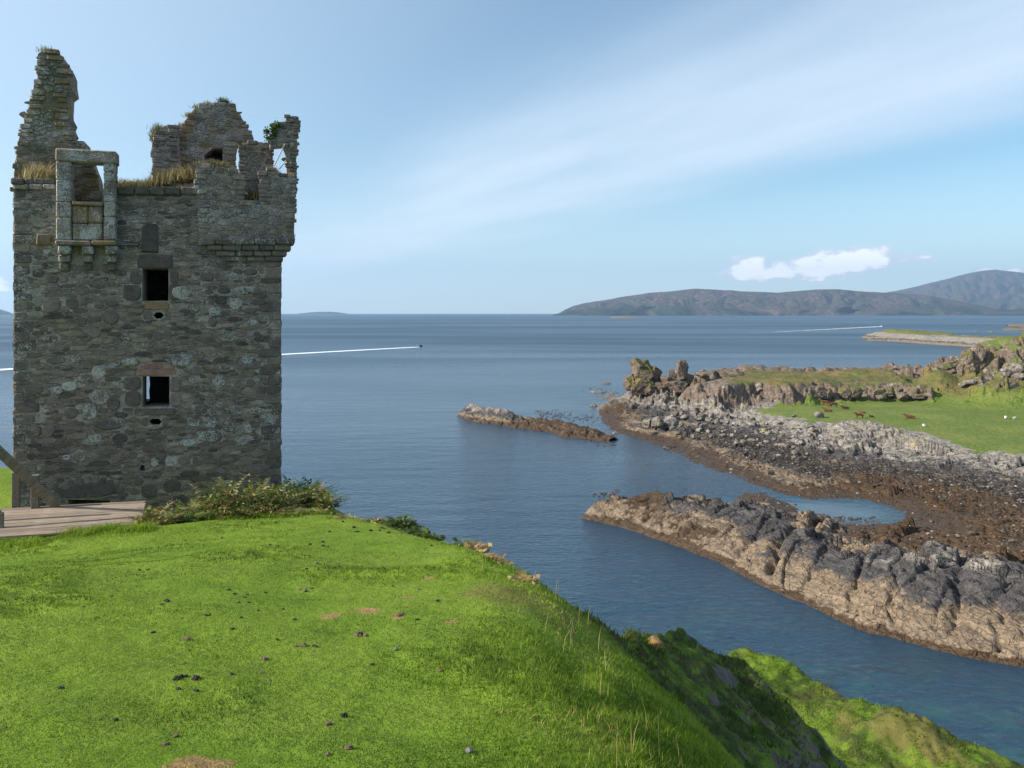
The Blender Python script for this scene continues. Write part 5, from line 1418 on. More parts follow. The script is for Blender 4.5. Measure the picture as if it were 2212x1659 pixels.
def oriented(name, a, bpt, w, h, mat, parent, up=Vector((0, 0, 1)), tone=.5, bev=.008, origin=None):
    """a sawn timber from a to bpt, w wide and h deep, edges eased; its own axes so the grain follows it"""
    a, bpt = Vector(a), Vector(bpt); d = bpt - a; L = d.length; ex = d / L
    ey = up.cross(ex).normalized(); ez = ex.cross(ey)
    ring = [(-w / 2 + bev, -h / 2), (w / 2 - bev, -h / 2), (w / 2, -h / 2 + bev), (w / 2, h / 2 - bev), (w / 2 - bev, h / 2), (-w / 2 + bev, h / 2), (-w / 2, h / 2 - bev), (-w / 2, -h / 2 + bev)]
    n = 7; vs = []
    for k in range(n):
        jy, jz = random.uniform(-.004, .004), random.uniform(-.003, .003)
        vs += [(L * k / (n - 1), y + jy, z + jz) for y, z in ring]
    fs = [(k * 8 + i, k * 8 + (i + 1) % 8, (k + 1) * 8 + (i + 1) % 8, (k + 1) * 8 + i) for k in range(n - 1) for i in range(8)] + [tuple(range(8))[::-1], tuple((n - 1) * 8 + i for i in range(8))]
    mb = MB(); mb.add(vs, fs, tone)
    o = mb.build(name, mat)
    M = Matrix((ex, ey, ez)).transposed().to_4x4(); M.translation = a - (origin or Vector())
    o.matrix_basis = M
    if parent is not None: o.parent = parent
    return o
def make_bridge():
    Z = 25.0
    def dp(px, py): x, y = ground(px, py, Z); return Vector((x, y, Z))
    far_r, near_r, far_l, near_l = dp(315, 1080.5), dp(300, 1139.5), dp(0, 1098), dp(0, 1164.5)
    ux = (far_r - far_l).normalized()
    base = near_r.copy(); base.z = Z - .25
    root = empty('wooden_footbridge', base, 'weathered plank footbridge with rails leading to the tower doorway', 'footbridge')
    n = 10
    for k in range(n):
        t0 = (k + .5) / n
        r = near_r.lerp(far_r, t0) + ux * random.uniform(-.03, .03)
        w = (far_r - near_r).length / n
        oriented('plank', r - ux * 6.2, r, w - random.uniform(.012, .03), .05, M_WOOD, root, tone=random.random(), origin=base).location.z += -.025 + random.uniform(-.004, .004)
    across = (far_r - near_r).normalized()
    for d in (.25, 1.8, 3.4, 5.0):
        q = near_r - ux * d; q.z = Z - .12
        oriented('joist', q + across * .04, q + across * ((far_r - near_r).length - .05), .10, .12, M_POST, root, origin=base)
    # posts and a sloping handrail
    def post(px, y_top, y_bot, Y, w):
        a = at(px, y_bot, Y); t = at(px, y_top, Y)
        oriented('post', a, Vector((a.x, a.y, t.z)), w, w, M_POST, root, up=Vector((.35, -.93, 0)), origin=base)
    Yf = dp(50, 1096).y
    post(35, 1020, 1110, Yf + .1, .17)
    post(76, 1026, 1104, Yf - .05, .17)
    a = at(124, 1094, dp(124, 1094).y - .03); bq = at(-60, 920, a.y - 1.5)
    oriented('handrail', a, bq, .07, .23, M_POST, root, up=Vector((.7, 0, .7)), origin=base)
    # the near rail's post, just inside the edge of the picture, and the rail beyond it
    q = dp(-2, 1140); post(0, 1108, 1141, q.y, .14)
    q2 = dp(-90, 1130); post(-90, 960, 1132, q2.y, .14)
    a = at(-4, 1112, q.y); bq = at(-170, 900, q.y - .2)
    oriented('handrail', a, bq, .07, .2, M_POST, root, up=Vector((.7, 0, .7)), origin=base)
make_bridge()

# ------------------------------------------------------------------ bushes, bracken, tufts
def leaf_material(name, stops):
    m, T, b, o = material(name)
    c = T.ramp(T.attr('tone'), stops)
    T.put(b.inputs['Base Color'], c); b.inputs['Roughness'].default_value = .55; b.inputs['Specular IOR Level'].default_value = .3
    tr = T.add('ShaderNodeBsdfTranslucent', {'Color': c})
    mx = T.add('ShaderNodeMixShader', {0: .3, 1: b, 2: tr}); T.l.new(mx.outputs[0], o.inputs[0])
    return m
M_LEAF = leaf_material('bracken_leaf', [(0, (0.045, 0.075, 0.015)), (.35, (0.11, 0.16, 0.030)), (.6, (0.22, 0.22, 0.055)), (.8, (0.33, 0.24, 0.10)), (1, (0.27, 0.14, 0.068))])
M_IVY = leaf_material('ivy_leaf', [(0, (0.02, 0.05, 0.01)), (.6, (0.07, 0.14, 0.025)), (1, (0.15, 0.20, 0.05))])
M_STRAW = leaf_material('dry_grass', [(0, (0.10, 0.115, 0.03)), (.4, (0.24, 0.20, 0.075)), (.8, (0.38, 0.30, 0.14)), (1, (0.50, 0.42, 0.24))])
M_STEM = leaf_material('woody_stem', [(0, (0.06, 0.045, 0.03)), (1, (0.14, 0.10, 0.07))])
def frond(mb, base, d, up, L, width, tone, rnd, npair=9, droop=.55):
    """a fern frond: curved rib with tapering leaflets on both sides"""
    d = Vector(d).normalized(); pts = []
    for k in range(npair + 1):
        t = k / npair
        pts.append(Vector(base) + d * (L * t * (.45 + .55 * t * droop + .2)) + Vector((0, 0, up * (t - droop * t * t * .75))))
    for k in range(1, npair + 1):
        t = k / npair; p = pts[k]; a = (pts[k] - pts[k - 1]).normalized()
        s = a.cross(Vector((0, 0, 1))).normalized() if abs(a.z) < .98 else Vector((1, 0, 0))
        w = width * (1 - t * .85) * rnd.uniform(.7, 1.2); lw = L / npair * .62
        for sg in (-1, 1):
            tip = p + s * (sg * w) + a * (w * .35) + Vector((0, 0, rnd.uniform(-.25, .25) * w))
            mb.add([p - a * lw * .5, p + a * lw * .5, tip + a * lw * .12, tip - a * lw * .12], [(0, 1, 2, 3)], min(1, max(0, tone + rnd.uniform(-.12, .12))))
def bracken_bush(name, centres, label, seed, tone=(.1, .95), per=26, L=(.45, .8), zoff=-.02, cat='bush', hfn=None, stem=True):
    rnd = random.Random(seed); hfn = hfn or kz
    x0, y0 = centres[0][0], centres[0][1]
    base = Vector((x0, y0, hfn(x0, y0)))
    root = empty(name, base, label, cat)
    mb, st = MB(), MB()
    for (x, y, r, h) in centres:
        for k in range(per):
            a = rnd.uniform(0, 6.28); q = math.sqrt(rnd.random()) * r
            bx, by = x + q * math.cos(a), y + q * math.sin(a); bz = hfn(bx, by) + zoff
            lift = h * rnd.uniform(.25, 1.0) * (1 - .5 * (q / r) ** 2)
            p = Vector((bx, by, bz + lift * .45)) - base
            tn = rnd.uniform(*tone)
            frond(mb, p, (math.cos(a + rnd.uniform(-1, 1)), math.sin(a + rnd.uniform(-1, 1)), 0), lift * .75 + .08, rnd.uniform(*L), rnd.uniform(.10, .19), tn, rnd)
            if stem and k % 4 == 0: st.tube([Vector((bx, by, bz - .03)) - base, p], .009, 4, .4)
            # loose leaves inside
            for _ in range(5):
                c = p + Vector((rnd.uniform(-.22, .22), rnd.uniform(-.22, .22), rnd.uniform(-lift * .35, lift * .55)))
                u = Vector((rnd.uniform(-1, 1), rnd.uniform(-1, 1), rnd.uniform(-.6, .6))).normalized() * rnd.uniform(.04, .08); v = u.orthogonal().normalized() * rnd.uniform(.02, .045)
                mb.add([c - u, c + v, c + u, c - v], [(0, 1, 2, 3)], min(1, max(0, rnd.uniform(*tone) - .15)))
    mb.build('foliage', M_LEAF, root)
    if st.v: tag(st.build('stem', M_STEM, root), kind='stuff')
    return root
def P3(px, py, Y): q = at(px, py, Y); return q.x, q.y
def bushes():
    c = []
    for (px, py, Y, r, h) in ((400, 1128, 20.6, .36, .55), (440, 1118, 21.0, .40, .95), (485, 1112, 21.2, .44, 1.25), (530, 1108, 21.3, .44, 1.35), (575, 1108, 21.4, .42, 1.1), (608, 1112, 21.4, .32, .6), (460, 1130, 20.4, .34, .42), (520, 1126, 20.6, .36, .5), (585, 1122, 20.9, .34, .42)):
        c.append((*P3(px, py, Y), r, h))
    bracken_bush('bracken_bush', c, 'large green and rust bracken bush heaped against the right foot of the tower', 61, (.10, .92), 46)
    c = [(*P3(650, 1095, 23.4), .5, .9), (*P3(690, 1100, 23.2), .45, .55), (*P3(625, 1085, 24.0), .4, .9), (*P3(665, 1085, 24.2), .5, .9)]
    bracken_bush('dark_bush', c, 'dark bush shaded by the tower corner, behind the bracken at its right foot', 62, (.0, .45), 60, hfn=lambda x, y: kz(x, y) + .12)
    c = [(*P3(682, 1100, 23.0), .16, 1.0), (*P3(700, 1104, 22.6), .14, .8)]
    bracken_bush('bracken_sprig', c, 'upright rust-tinged bracken sprig rising above the dark bush', 63, (.3, 1), 22, (.22, .4), cat='bracken')
    c = [(*P3(336, 1140, 19.3), .28, .62), (*P3(318, 1138, 19.4), .2, .5), (*P3(356, 1145, 19.1), .2, .35)]
    bracken_bush('bracken_clump', c, 'small reddish-green bracken clump at the right end of the plank bridge', 64, (.2, 1), 34, (.25, .45), cat='bracken')
    c = [(*P3(383, 1140, 19.6), .25, .3), (*P3(405, 1138, 19.6), .25, .3)]
    bracken_bush('bracken_clump', c, 'low yellow-green fern clump between the reddish clump and the large bush', 65, (.2, .6), 30, (.25, .4), cat='bracken')
    c = [(*P3(640, 1115, 20.6), .22, .18), (*P3(670, 1113, 20.6), .2, .15)]
    bracken_bush('bracken_clump', c, 'pale low fern clump on the turf just in front of the dark bush', 66, (.35, .9), 26, (.2, .35), cat='bracken')
    c = [(*P3(862, 1132, 16.9), .22, .34), (*P3(878, 1134, 16.7), .2, .36)]
    bracken_bush('heather_bush', c, 'dark green spiky bush on the skyline of the turf, highest of three there', 67, (.0, .25), 60, (.16, .3), hfn=lambda x, y: kz(x, y) + .03)
    c = [(*P3(836, 1128, 17.3), .18, .18), (*P3(815, 1122, 17.8), .15, .12)]
    bracken_bush('bracken_clump', c, 'low rusty fern clump on the turf skyline beside the spiky dark bush', 68, (.3, 1), 36, (.14, .26), cat='bracken')
    c = [(*P3(906, 1146, 15.6), .16, .2), (*P3(924, 1150, 15.0), .12, .15)]
    bracken_bush('heather_bush', c, 'small dark rounded bush on the turf skyline, nearer the water', 69, (.0, .4), 40, (.12, .2))
    c = [(*P3(750, 1112, 19.2), .22, .12), (*P3(775, 1114, 19.0), .2, .12), (*P3(800, 1118, 18.5), .15, .1)]
    bracken_bush('bracken_clump', c, 'straggling low rust-coloured fern row along the far turf edge', 70, (.4, 1), 24, (.12, .22), cat='bracken')
    for (px, py, Y, hh, lab, sd, tn) in ((1000, 1178, 13.2, .2, 'green sprig with two leaves poking above the turf edge against the sea', 71, (.2, .5)), (1028, 1190, 12.9, .2, 'rust-red bracken sprig upright on the turf edge against the sea', 72, (.85, 1)), (1128, 1244, 9.9, .19, 'curled brown bracken sprig hanging out over the turf edge, nearest the cove', 73, (.8, 1)), (1066, 1210, 11.6, .08, 'tiny rust-coloured sprig on the turf edge between two taller ones', 74, (.8, 1))):
        x, y = P3(px, py, Y)
        bracken_bush('bracken_sprig', [(x, y, .06, hh)], lab, sd, tn, 9, (.08, .14), cat='bracken')
bushes()

def tuft(name, pts, label, n, h, tone, seed, mat=M_STRAW, cat='grass tuft', lean=.8, w=.014):
    """grass growing on a ledge: pts = (position, radius along the wall, radius across)"""
    r = np.random.default_rng(seed); base = Vector(pts[0][0]); V, Fc, Tn, k0 = [], [], [], 0
    for (c, ru, rd) in pts:
        u, d = r.normal(0, .45, n) * ru, r.normal(0, .45, n) * rd
        x = c[0] + TU.x * u + TN.x * d; y = c[1] + TU.y * u + TN.y * d
        z = np.full(n, c[2]) - .03
        hh = h * r.uniform(.4, 1.1, n) * np.exp(-(u / (ru + .01)) ** 2 * .5)
        v, f, t = blades(x - base.x, y - base.y, z - base.z, hh, np.full(n, w), np.clip(r.normal(tone, .2, n), 0, 1), lean, r, 3)
        V.append(v); Fc.append(f + k0); Tn.append(t); k0 += len(v)
    o = link(name, mesh_np(name, np.concatenate(V), np.concatenate(Fc), {'tone': np.concatenate(Tn)}, False), mat, loc=base)
    return tag(o, label, cat, 'grass growing on the ruin')
def wall_pt(px, py, d): u, v = FRONT.off(d).uv(px, py); return FRONT.off(d).pt(u, v)
def on_tower():
    tuft('grass_tuft', [(wall_pt(x, 404, -.4), .45, .35) for x in (265, 295, 325)], 'straw-coloured grass along the wall head right of the empty window frame', 420, .30, .5, 81)
    tuft('grass_tuft', [(wall_pt(x, y, -.5), .4, .35) for x, y in ((350, 398), (380, 392), (408, 388))], 'thick tawny grass mound on the wall head below the cap-house gable', 620, .46, .62, 82)
    tuft('grass_tuft', [(wall_pt(x, y, -.5), .3, .3) for x, y in ((436, 356), (460, 352), (480, 358))], 'dry grass on the broken parapet under the dark fireplace opening', 260, .16, .7, 83)
    tuft('grass_tuft', [(wall_pt(590, 372, -.2), .2, .25)], 'small pale grass tuft on the turret parapet beside the leaning poles', 200, .22, .7, 84)
    tuft('grass_tuft', [(wall_pt(626, 380, -.15), .1, .2)], 'tiny dry grass tuft on the outer end of the turret parapet', 80, .16, .8, 85)
    tuft('grass_tuft', [(wall_pt(x, y, -.25), .35, .3) for x, y in ((75, 385), (100, 388))], 'pale dry weeds at the foot of the tall gable', 260, .5, .75, 86, lean=1.2)
    tuft('grass_tuft', [(wall_pt(548, 430, -.3), .22, .3)], 'yellowing weeds growing in the notch of the turret parapet', 260, .34, .35, 87)
    tuft('grass_tuft', [(wall_pt(344, 286, -2.5), .28, .4), (wall_pt(334, 302, -2.5), .15, .3)], 'green grass spilling from the rounded top of the wall stub', 320, .32, .15, 88)
    tuft('grass_tuft', [(wall_pt(x, y, -3.3), .25, .3) for x, y in ((395, 272), (412, 250), (430, 232), (450, 226))], 'dry grass lining the sloping left shoulder of the cap-house gable', 220, .14, .35, 89)
    tuft('grass_tuft', [(wall_pt(482, 221, -3.3), .22, .3)], 'dark green plant on the very peak of the cap-house gable', 300, .2, .05, 90, M_IVY, 'plant')
    tuft('grass_tuft', [(wall_pt(100, 110, -1.0), .3, .35)], 'thin grass on the summit of the tall gable', 160, .16, .2, 91)
    tuft('grass_tuft', [(wall_pt(x, 312, -1.6), .3, .3) for x in (540, 565)], 'short grass topping the turret inner wall below the ivy', 160, .10, .25, 92)
    # ivy on the turret
    rnd = random.Random(95)
    for (spots, lab) in ((((578, 298, .14), (576, 284, .12)), 'small ivy growth hanging low on the edge of the turret jamb'), (((590, 278, .13), (598, 270, .14), (592, 290, .1)), 'bright green ivy cluster on the step of the turret jamb')):
        b0 = wall_pt(spots[0][0], spots[0][1], -.35); mb = MB()
        for (px, py, r) in spots:
            c = wall_pt(px, py, -.30) - b0
            for k in range(70):
                q = c + Vector((rnd.gauss(0, r * .34), rnd.gauss(0, r * .35), rnd.gauss(0, r * .42)))
                u = Vector((rnd.uniform(-1, 1), rnd.uniform(-1, 1), rnd.uniform(-1, 1))).normalized() * .035; v = u.orthogonal().normalized() * .03
                mb.add([q - u, q + v, q + u, q - v], [(0, 1, 2, 3)], rnd.random())
        tag(mb.build('ivy', M_IVY, loc=b0), lab, 'ivy', 'ivy on the turret')
    # two pale poles left leaning in the turret
    m, T, b, o = material('pale_pole'); T.put(b.inputs['Base Color'], (0.48, 0.45, 0.40, 1))
    for (x0, y0, x1, y1, r, lab) in ((592, 358, 615, 311, .022, 'longer pale pole leaning inside the turret'), (603, 366, 616, 348, .018, 'shorter pale pole leaning inside the turret')):
        a, c = wall_pt(x0, y0, -.15), wall_pt(x1, y1, -.22); mb = MB(); mb.tube([Vector(), (c - a) * .5 + Vector((0, 0, -.01)), c - a], r, 7)
        tag(mb.build('pole', m, loc=a), lab, 'pole', 'poles in the turret')
on_tower()

# ------------------------------------------------------------------ longer grass by the bridge, along the edge, under the bushes
def rank_grass():
    r = np.random.default_rng(7); V, Fc, Tn = [], [], []; k0 = 0
    def addb(x, y, h, w, tone, lean):
        nonlocal k0
        z = knoll_h(x, y) - .02
        v, f, t = blades(x, y, z, h, w, tone, lean, r, 3); V.append(v); Fc.append(f + k0); Tn.append(t); k0 += len(v)
    n = 16000      # strip before the bridge
    px = r.uniform(-40, 330, n); py = 1172 - px * .085 + r.normal(0, 9, n)
    Y = 17.2 + (px / 330) * 1.2 + (1172 - py - px * .085) * .05; X = (px - CX) / F * Y
    cl = fbm(X * 1.4, Y * 1.4, 3, 14)
    addb(X, Y, .05 + .20 * r.random(n) * sst(cl, .35, .65), np.full(n, .016), np.clip(.20 + .45 * cl + r.normal(0, .12, n), 0, .85), 1.0)
    n = 5000       # foot of the bush and the wall
    t = r.random(n); X = -9.0 + t * 4.2; Y = 20.0 + t * .9 + r.normal(0, .35, n)
    addb(X, Y, .06 + .10 * r.random(n), np.full(n, .016), np.clip(r.normal(.3, .15, n), 0, .8), .9)
    n = 1500       # the lip above the cove
    E = np.array(EDGE[3:16]); seg = r.integers(0, len(E) - 1, n); t = r.random(n)
    X = E[seg, 0] + (E[seg + 1, 0] - E[seg, 0]) * t + r.normal(.15, .35, n); Y = E[seg, 1] + (E[seg + 1, 1] - E[seg, 1]) * t + r.normal(0, .2, n)
    addb(X, Y, (.025 + .05 * r.random(n)) * np.clip(Y / 8, .4, 1.4), .004 + Y * .0005, np.clip(r.normal(.55, .2, n), 0, 1), 1.0)
    n = 90        # straw stems that stand up from it
    E2 = np.array(EDGE[2:11]); seg = r.integers(0, len(E2) - 1, n); t = r.random(n)
    X = E2[seg, 0] + (E2[seg + 1, 0] - E2[seg, 0]) * t + r.uniform(-.1, .55, n); Y = E2[seg, 1] + (E2[seg + 1, 1] - E2[seg, 1]) * t
    addb(X, Y, r.uniform(.10, .30, n), .003 + Y * .0004, r.uniform(.9, 1, n), .5)
    tag(link('rank_grass', mesh_np('rank_grass', np.concatenate(V), np.concatenate(Fc), {'tone': np.concatenate(Tn)}, False), M_BLADE), kind='stuff')
    # hillside blades on the lower slopes
    n = 190000
    X = r.uniform(1, 36, n); Y = r.uniform(14, 60, n); z, sb, ss = shelf_h(X, Y)
    e = .15; zx, _, _ = shelf_h(X + e, Y); zy, _, _ = shelf_h(X, Y + e)
    ok = (np.hypot(zx - z, zy - z) / e < .95) & (z > 4)
    X, Y, z, sb = X[ok], Y[ok], z[ok], sb[ok]; n = len(X)
    cl = fbm(X * .8, Y * .8, 3, 24)
    v, f, t = blades(X, Y, z - .02, .05 + .20 * r.random(n) * sst(cl, .35, .65), np.full(n, .045), np.clip(-.30 + .95 * cl + r.normal(0, .14, n), 0, .95) * np.where(sb > -.5, .15, 1), 1.0, r)  # buttress blades darkened, its shade put into their tone
    tag(link('slope_grass', mesh_np('slope_grass', v, f, {'tone': t}, False), M_BLADE), kind='stuff')
rank_grass()

# ------------------------------------------------------------------ droppings and stones on the turf
def dropping_material():
    m, T, b, o = material('dung')
    n = T.noise(pos(T), 40, 4, .6)
    c = T.mix(T.attr('tone'), T.mix(n, (0.010, 0.009, 0.008), (0.045, 0.038, 0.032)), T.mix(n, (0.11, 0.07, 0.04), (0.30, 0.20, 0.13)))
    T.put(b.inputs['Base Color'], c); T.put(b.inputs['Normal'], T.bump(n, .8, .01)); b.inputs['Roughness'].default_value = .7
    return m
M_DUNG = dropping_material()
def pebble_mesh(mb, c, r, rnd, val=0., flat=.65):
    bm = bmesh.new(); bmesh.ops.create_icosphere(bm, subdivisions=1, radius=1)
    vs = []
    for q in bm.verts:
        k = rnd.uniform(.72, 1.2); vs.append((c[0] + q.co.x * r * k * 1.15, c[1] + q.co.y * r * k, c[2] + q.co.z * r * k * flat))
    fs = [tuple(q.index for q in f.verts) for f in bm.faces]; bm.free(); mb.add(vs, fs, val)
def droppings():
    rnd = random.Random(31)
    named = [((392, 1467, 34, 9), 'largest dark dung pile on the turf, left one of a close pair', 9), ((425, 1470, 24, 7), 'largest dark dung pile on the turf, right one of a close pair', 7), ((385, 1492, 12, 4), 'small dark dropping just below the large dung pair', 2),
             ((422, 1495, 12, 5), 'single dark dropping below the right of the large dung pair', 2), ((650, 1396, 26, 7), 'dark dung pile between the red-brown ones in the middle of the turf', 6), ((681, 1398, 12, 6), 'small dark dropping beside the mid-turf dung pile', 3),
             ((400, 1382, 20, 5), 'red-brown dropping alone in the middle of the turf', 3), ((571, 1426, 22, 8), 'red-brown dung pile above the small dark droppings', 4), ((780, 1374, 30, 7), 'light brown crumbled dung pile right of the bare earth patch', 6),
             ((858, 1332, 14, 5), 'light brown dropping on the turf right of the bare patches', 2), ((745, 1549, 14, 9), 'black dropping low on the turf right of centre', 4), ((754, 1620, 18, 9), 'brown crumbled dropping near the bottom edge of the turf', 5),
             ((571, 1455, 14, 6), 'small brown dropping under the red-brown dung pile', 3), ((497, 1457, 16, 5), 'flat grey-black dropping right of the large dung pair', 3), ((380, 1592, 14, 4), 'brown dropping on the lower left turf', 2), ((355, 1612, 20, 5), 'light brown dropping, lowest on the left turf', 3), ((1060, 1362, 14, 7), 'dark brown dropping near the cove edge of the turf', 3),
             ((712, 1566, 12, 7), 'red-brown dropping beside the black one low on the turf', 2), ((705, 1632, 10, 10), 'upright brown dropping at the bottom of the turf', 3), ((361, 1301, 18, 5), 'dark dropping, left of the loose cluster across the turf', 3)]
    many = [(492, 1277), (507, 1284), (514, 1303), (527, 1292), (540, 1303), (533, 1286), (572, 1282), (348, 1307), (178, 1312), (160, 1217), (260, 1220), (300, 1233), (312, 1237), (320, 1232), (155, 1232), (647, 1275), (660, 1278), (672, 1272), (663, 1231), (687, 1232),
            (568, 1179), (585, 1178), (600, 1180), (694, 1172), (700, 1180), (670, 1178), (710, 1181), (802, 1148), (818, 1147), (838, 1152), (860, 1149), (880, 1152), (930, 1180), (660, 1120), (705, 1118), (740, 1128), (600, 1130), (480, 1163), (400, 1168), (730, 1225), (710, 1150), (770, 1150), (828, 1142), (765, 1140), (850, 1268), (905, 1275), (945, 1300), (870, 1328), (335, 1367), (500, 1360), (520, 1335), (640, 1340), (560, 1320), (610, 1318), (450, 1330), (240, 1290), (900, 1340), (950, 1452), (805, 1437), (600, 1385), (250, 1560), (130, 1490)]
    def pile(px, py, w, npc, tone, name):
        q = on_knoll(px, py); s = q.y / F; mb = MB(); W_ = w * s * .5
        for k in range(npc):
            dx = rnd.uniform(-1, 1) * W_ * .8 if npc > 1 else 0; dy = rnd.uniform(-.5, .5) * W_ * 1.2 if npc > 1 else 0
            rr = max(.014, (W_ / max(1, npc) ** .55) * rnd.uniform(.7, 1.1))
            z = kz(q.x + dx, q.y + dy) - q.z
            pebble_mesh(mb, (dx, dy, z + rr * .45), rr, rnd, tone)
            if npc > 3 and rnd.random() < .5: pebble_mesh(mb, (dx * .7, dy * .7, z + rr * 1.2), rr * .75, rnd, tone)
        return mb.build(name, M_DUNG, loc=q)
    for (px, py, w, h), lab, n in named:
        tone = .55 if ('brown' in lab) else .0
        tag(pile(px, py, w, n, tone, 'dung_pile'), lab, 'dung', 'animal droppings on the turf')
    for px, py in many:
        o = pile(px + rnd.uniform(-2, 2), py, rnd.uniform(5, 11), rnd.choice((1, 1, 2, 3)), 0.0 if rnd.random() < .8 else .5, 'dropping')
        tag(o, 'small dropping lying on the short green turf', 'dung', 'small droppings scattered on the turf')
    m, T, b, o = material('pale_stone'); n = T.noise(pos(T), 30, 4, .6); T.put(b.inputs['Base Color'], T.mix(n, (0.06, 0.06, 0.058), (0.22, 0.215, 0.205)))
    for (px, py, w, lab) in ((1013, 1627, 19, 'grey stone lying in the turf near the bottom edge'), (855, 1405, 11, 'small white stone in the turf right of centre'), (683, 1218, 8, 'small pale stone on the far turf'), (580, 1471, 7, 'tiny white stone in the middle of the turf')):
        q = on_knoll(px, py); mb = MB(); pebble_mesh(mb, (0, 0, w * q.y / F * .22), w * q.y / F * .5, rnd, 0, .7)
        tag(mb.build('stone', m, loc=q), lab, 'stone')
droppings()

# the lichen-topped rock where the near buttress meets the sea view
for (px, py, Y, pr, lab, sd, gr) in ((1372, 1404, 23.6, [(0, .8), (.25, .7), (.42, .35), (.5, .05)], 'pale lichened boulder on the crest of the shaded green buttress', 411, 0), (1412, 1388, 23.5, [(0, .30), (.15, .28), (.28, .12), (.32, .02)], 'orange-lichened rock knob at the tip of the pale boulder', 412, 0)):
    q = at(px, py, Y)
    o = lump('lichen_rock', (q.x, q.y, q.z - .12), pr, lab, 'rock', sd, 0.0, sub=4, freq=2.0, stretch=(1, .6), amp=.2)
    if sd == 412:
        m, T, b, oo = material('orange_lichen_rock'); n = T.noise(pos(T), 7, 5, .65)
        T.put(b.inputs['Base Color'], T.mix(T.smooth(n, .35, .6), (0.13, 0.11, 0.08), (0.42, 0.22, 0.04))); o.data.materials[0] = m

# ------------------------------------------------------------------ boats and their wakes
def simple(name, col, rough=.5, spec=.3):
    m, T, b, o = material(name); b.inputs['Base Color'].default_value = (*col, 1); b.inputs['Roughness'].default_value = rough; b.inputs['Specular IOR Level'].default_value = spec
    return m
M_HULL, M_WHITE, M_DARK, M_SKIN = simple('boat_navy', (0.015, 0.025, 0.055), .35), simple('boat_white', (0.75, 0.76, 0.76), .35), simple('boat_black', (0.015, 0.017, 0.02), .5), simple('oilskin', (0.05, 0.06, 0.09), .7)
def foam_material():
    m, T, b, o = material('wake_foam')
    p = pos(T); e = T.attr('edge')
    n = T.noise(p, .35, 5, .65); n2 = T.noise(p, .06, 4, .6)
    a = T.math('ADD', e, T.math('MULTIPLY', T.math('SUBTRACT', T.math('ADD', T.math('MULTIPLY', n, .5), T.math('MULTIPLY', n2, .5)), .5), 1.3))
    b.inputs['Base Color'].default_value = (.82, .86, .88, 1)
    tr = T.add('ShaderNodeBsdfTransparent')
    mx = T.add('ShaderNodeMixShader', {0: T.math('MULTIPLY', T.smooth(a, .30, .62), .92), 1: tr, 2: b}); T.l.new(mx.outputs[0], o.inputs[0])
    return m
M_FOAM = foam_material()
def wake(path, widths, edge, label):
    P_ = [Vector((*ground(*q), 0)) for q in path]
    n = 140; pts = []
    seg = [(P_[i + 1] - P_[i]).length for i in range(len(P_) - 1)]; tot = sum(seg)
    for k in range(n + 1):
        s = tot * k / n; i = 0
        while i < len(seg) - 1 and s > seg[i]: s -= seg[i]; i += 1
        pts.append(P_[i].lerp(P_[i + 1], s / seg[i]))
    V, A = [], []; m_ = 9
    for k, p in enumerate(pts):
        d = (pts[min(k + 1, n)] - pts[max(k - 1, 0)]).normalized(); s = Vector((-d.y, d.x, 0)); t = k / n
        w = np.interp(t, widths[0], widths[1]); ed = np.interp(t, edge[0], edge[1])
        for j in range(m_):
            c = j / (m_ - 1) * 2 - 1
            V.append(tuple(p + s * (c * w * .5) + Vector((0, 0, .05 + .22 * (1 - c * c))))); A.append(ed * (1 - abs(c) ** 3) )
    base = V[0]
    V = np.array(V) - np.array([base[0], base[1], 0])
    o = link('wake', mesh_np('wake', V, grid_faces(n + 1, m_), {'edge': A}), M_FOAM, loc=(base[0], base[1], 0))
    tag(o, label, 'wake', 'boat wakes')
def boat(name, pos_, heading, L, label, hullm, cabin):
    root = empty(name, pos_, label, 'boat', 'motor boats at sea'); root.rotation_euler = (0, R(-4), heading)
    mb = MB(); n = 12; vs = []; W_ = L * .36
    prof = []
    for k in range(n):
        t = k / (n - 1); x = -L / 2 + L * t
        hw = W_ / 2 * (1 - max(0, (t - .5) / .5) ** 2.2 * .95); kz_ = -.35 + .55 * max(0, (t - .6) / .4) ** 2; dk = .45 + .35 * t * t
        prof.append([(x, -hw, dk), (x, -hw * .85, kz_ + .25), (x, 0, kz_), (x, hw * .85, kz_ + .25), (x, hw, dk), (x, 0, dk - .12)])
    vs = [q for r_ in prof for q in r_]; fs = [(k * 6 + i, (k + 1) * 6 + i, (k + 1) * 6 + (i + 1) % 6, k * 6 + (i + 1) % 6) for k in range(n - 1) for i in range(6)] + [tuple(range(6)), tuple((n - 1) * 6 + i for i in range(6))[::-1]]
    mb.add(vs, fs); mb.build('hull', hullm, root, True)
    mb = MB()
    for sgn in (-1, 1): mb.tube([(q[0][0], sgn * abs(q[0][1]), q[0][2]) for q in prof], [.22] * 11 + [.15], 8)
    mb.build('collar', M_DARK if hullm is M_HULL else M_WHITE, root, True)
    mb = MB(); mb.box((-.2, 0, .95), (.9, .7, 1.0)); mb.box((.15, 0, 1.6), (.08, .7, .35)); mb.build('console', M_WHITE if cabin else M_DARK, root)
    mb = MB(); mb.box((-L / 2 - .15, 0, .55), (.45, .4, .75)); mb.box((-L / 2 - .2, 0, -.1), (.2, .12, .8)); mb.build('outboard_motor', M_DARK, root)
    mb = MB(); mb.tube([(-L * .42, -W_ * .35, .5), (-L * .42, -W_ * .35, 1.9), (-L * .42, W_ * .35, 1.9), (-L * .42, W_ * .35, .5)], .05, 6); mb.build('roll_bar', M_WHITE, root)
    return root
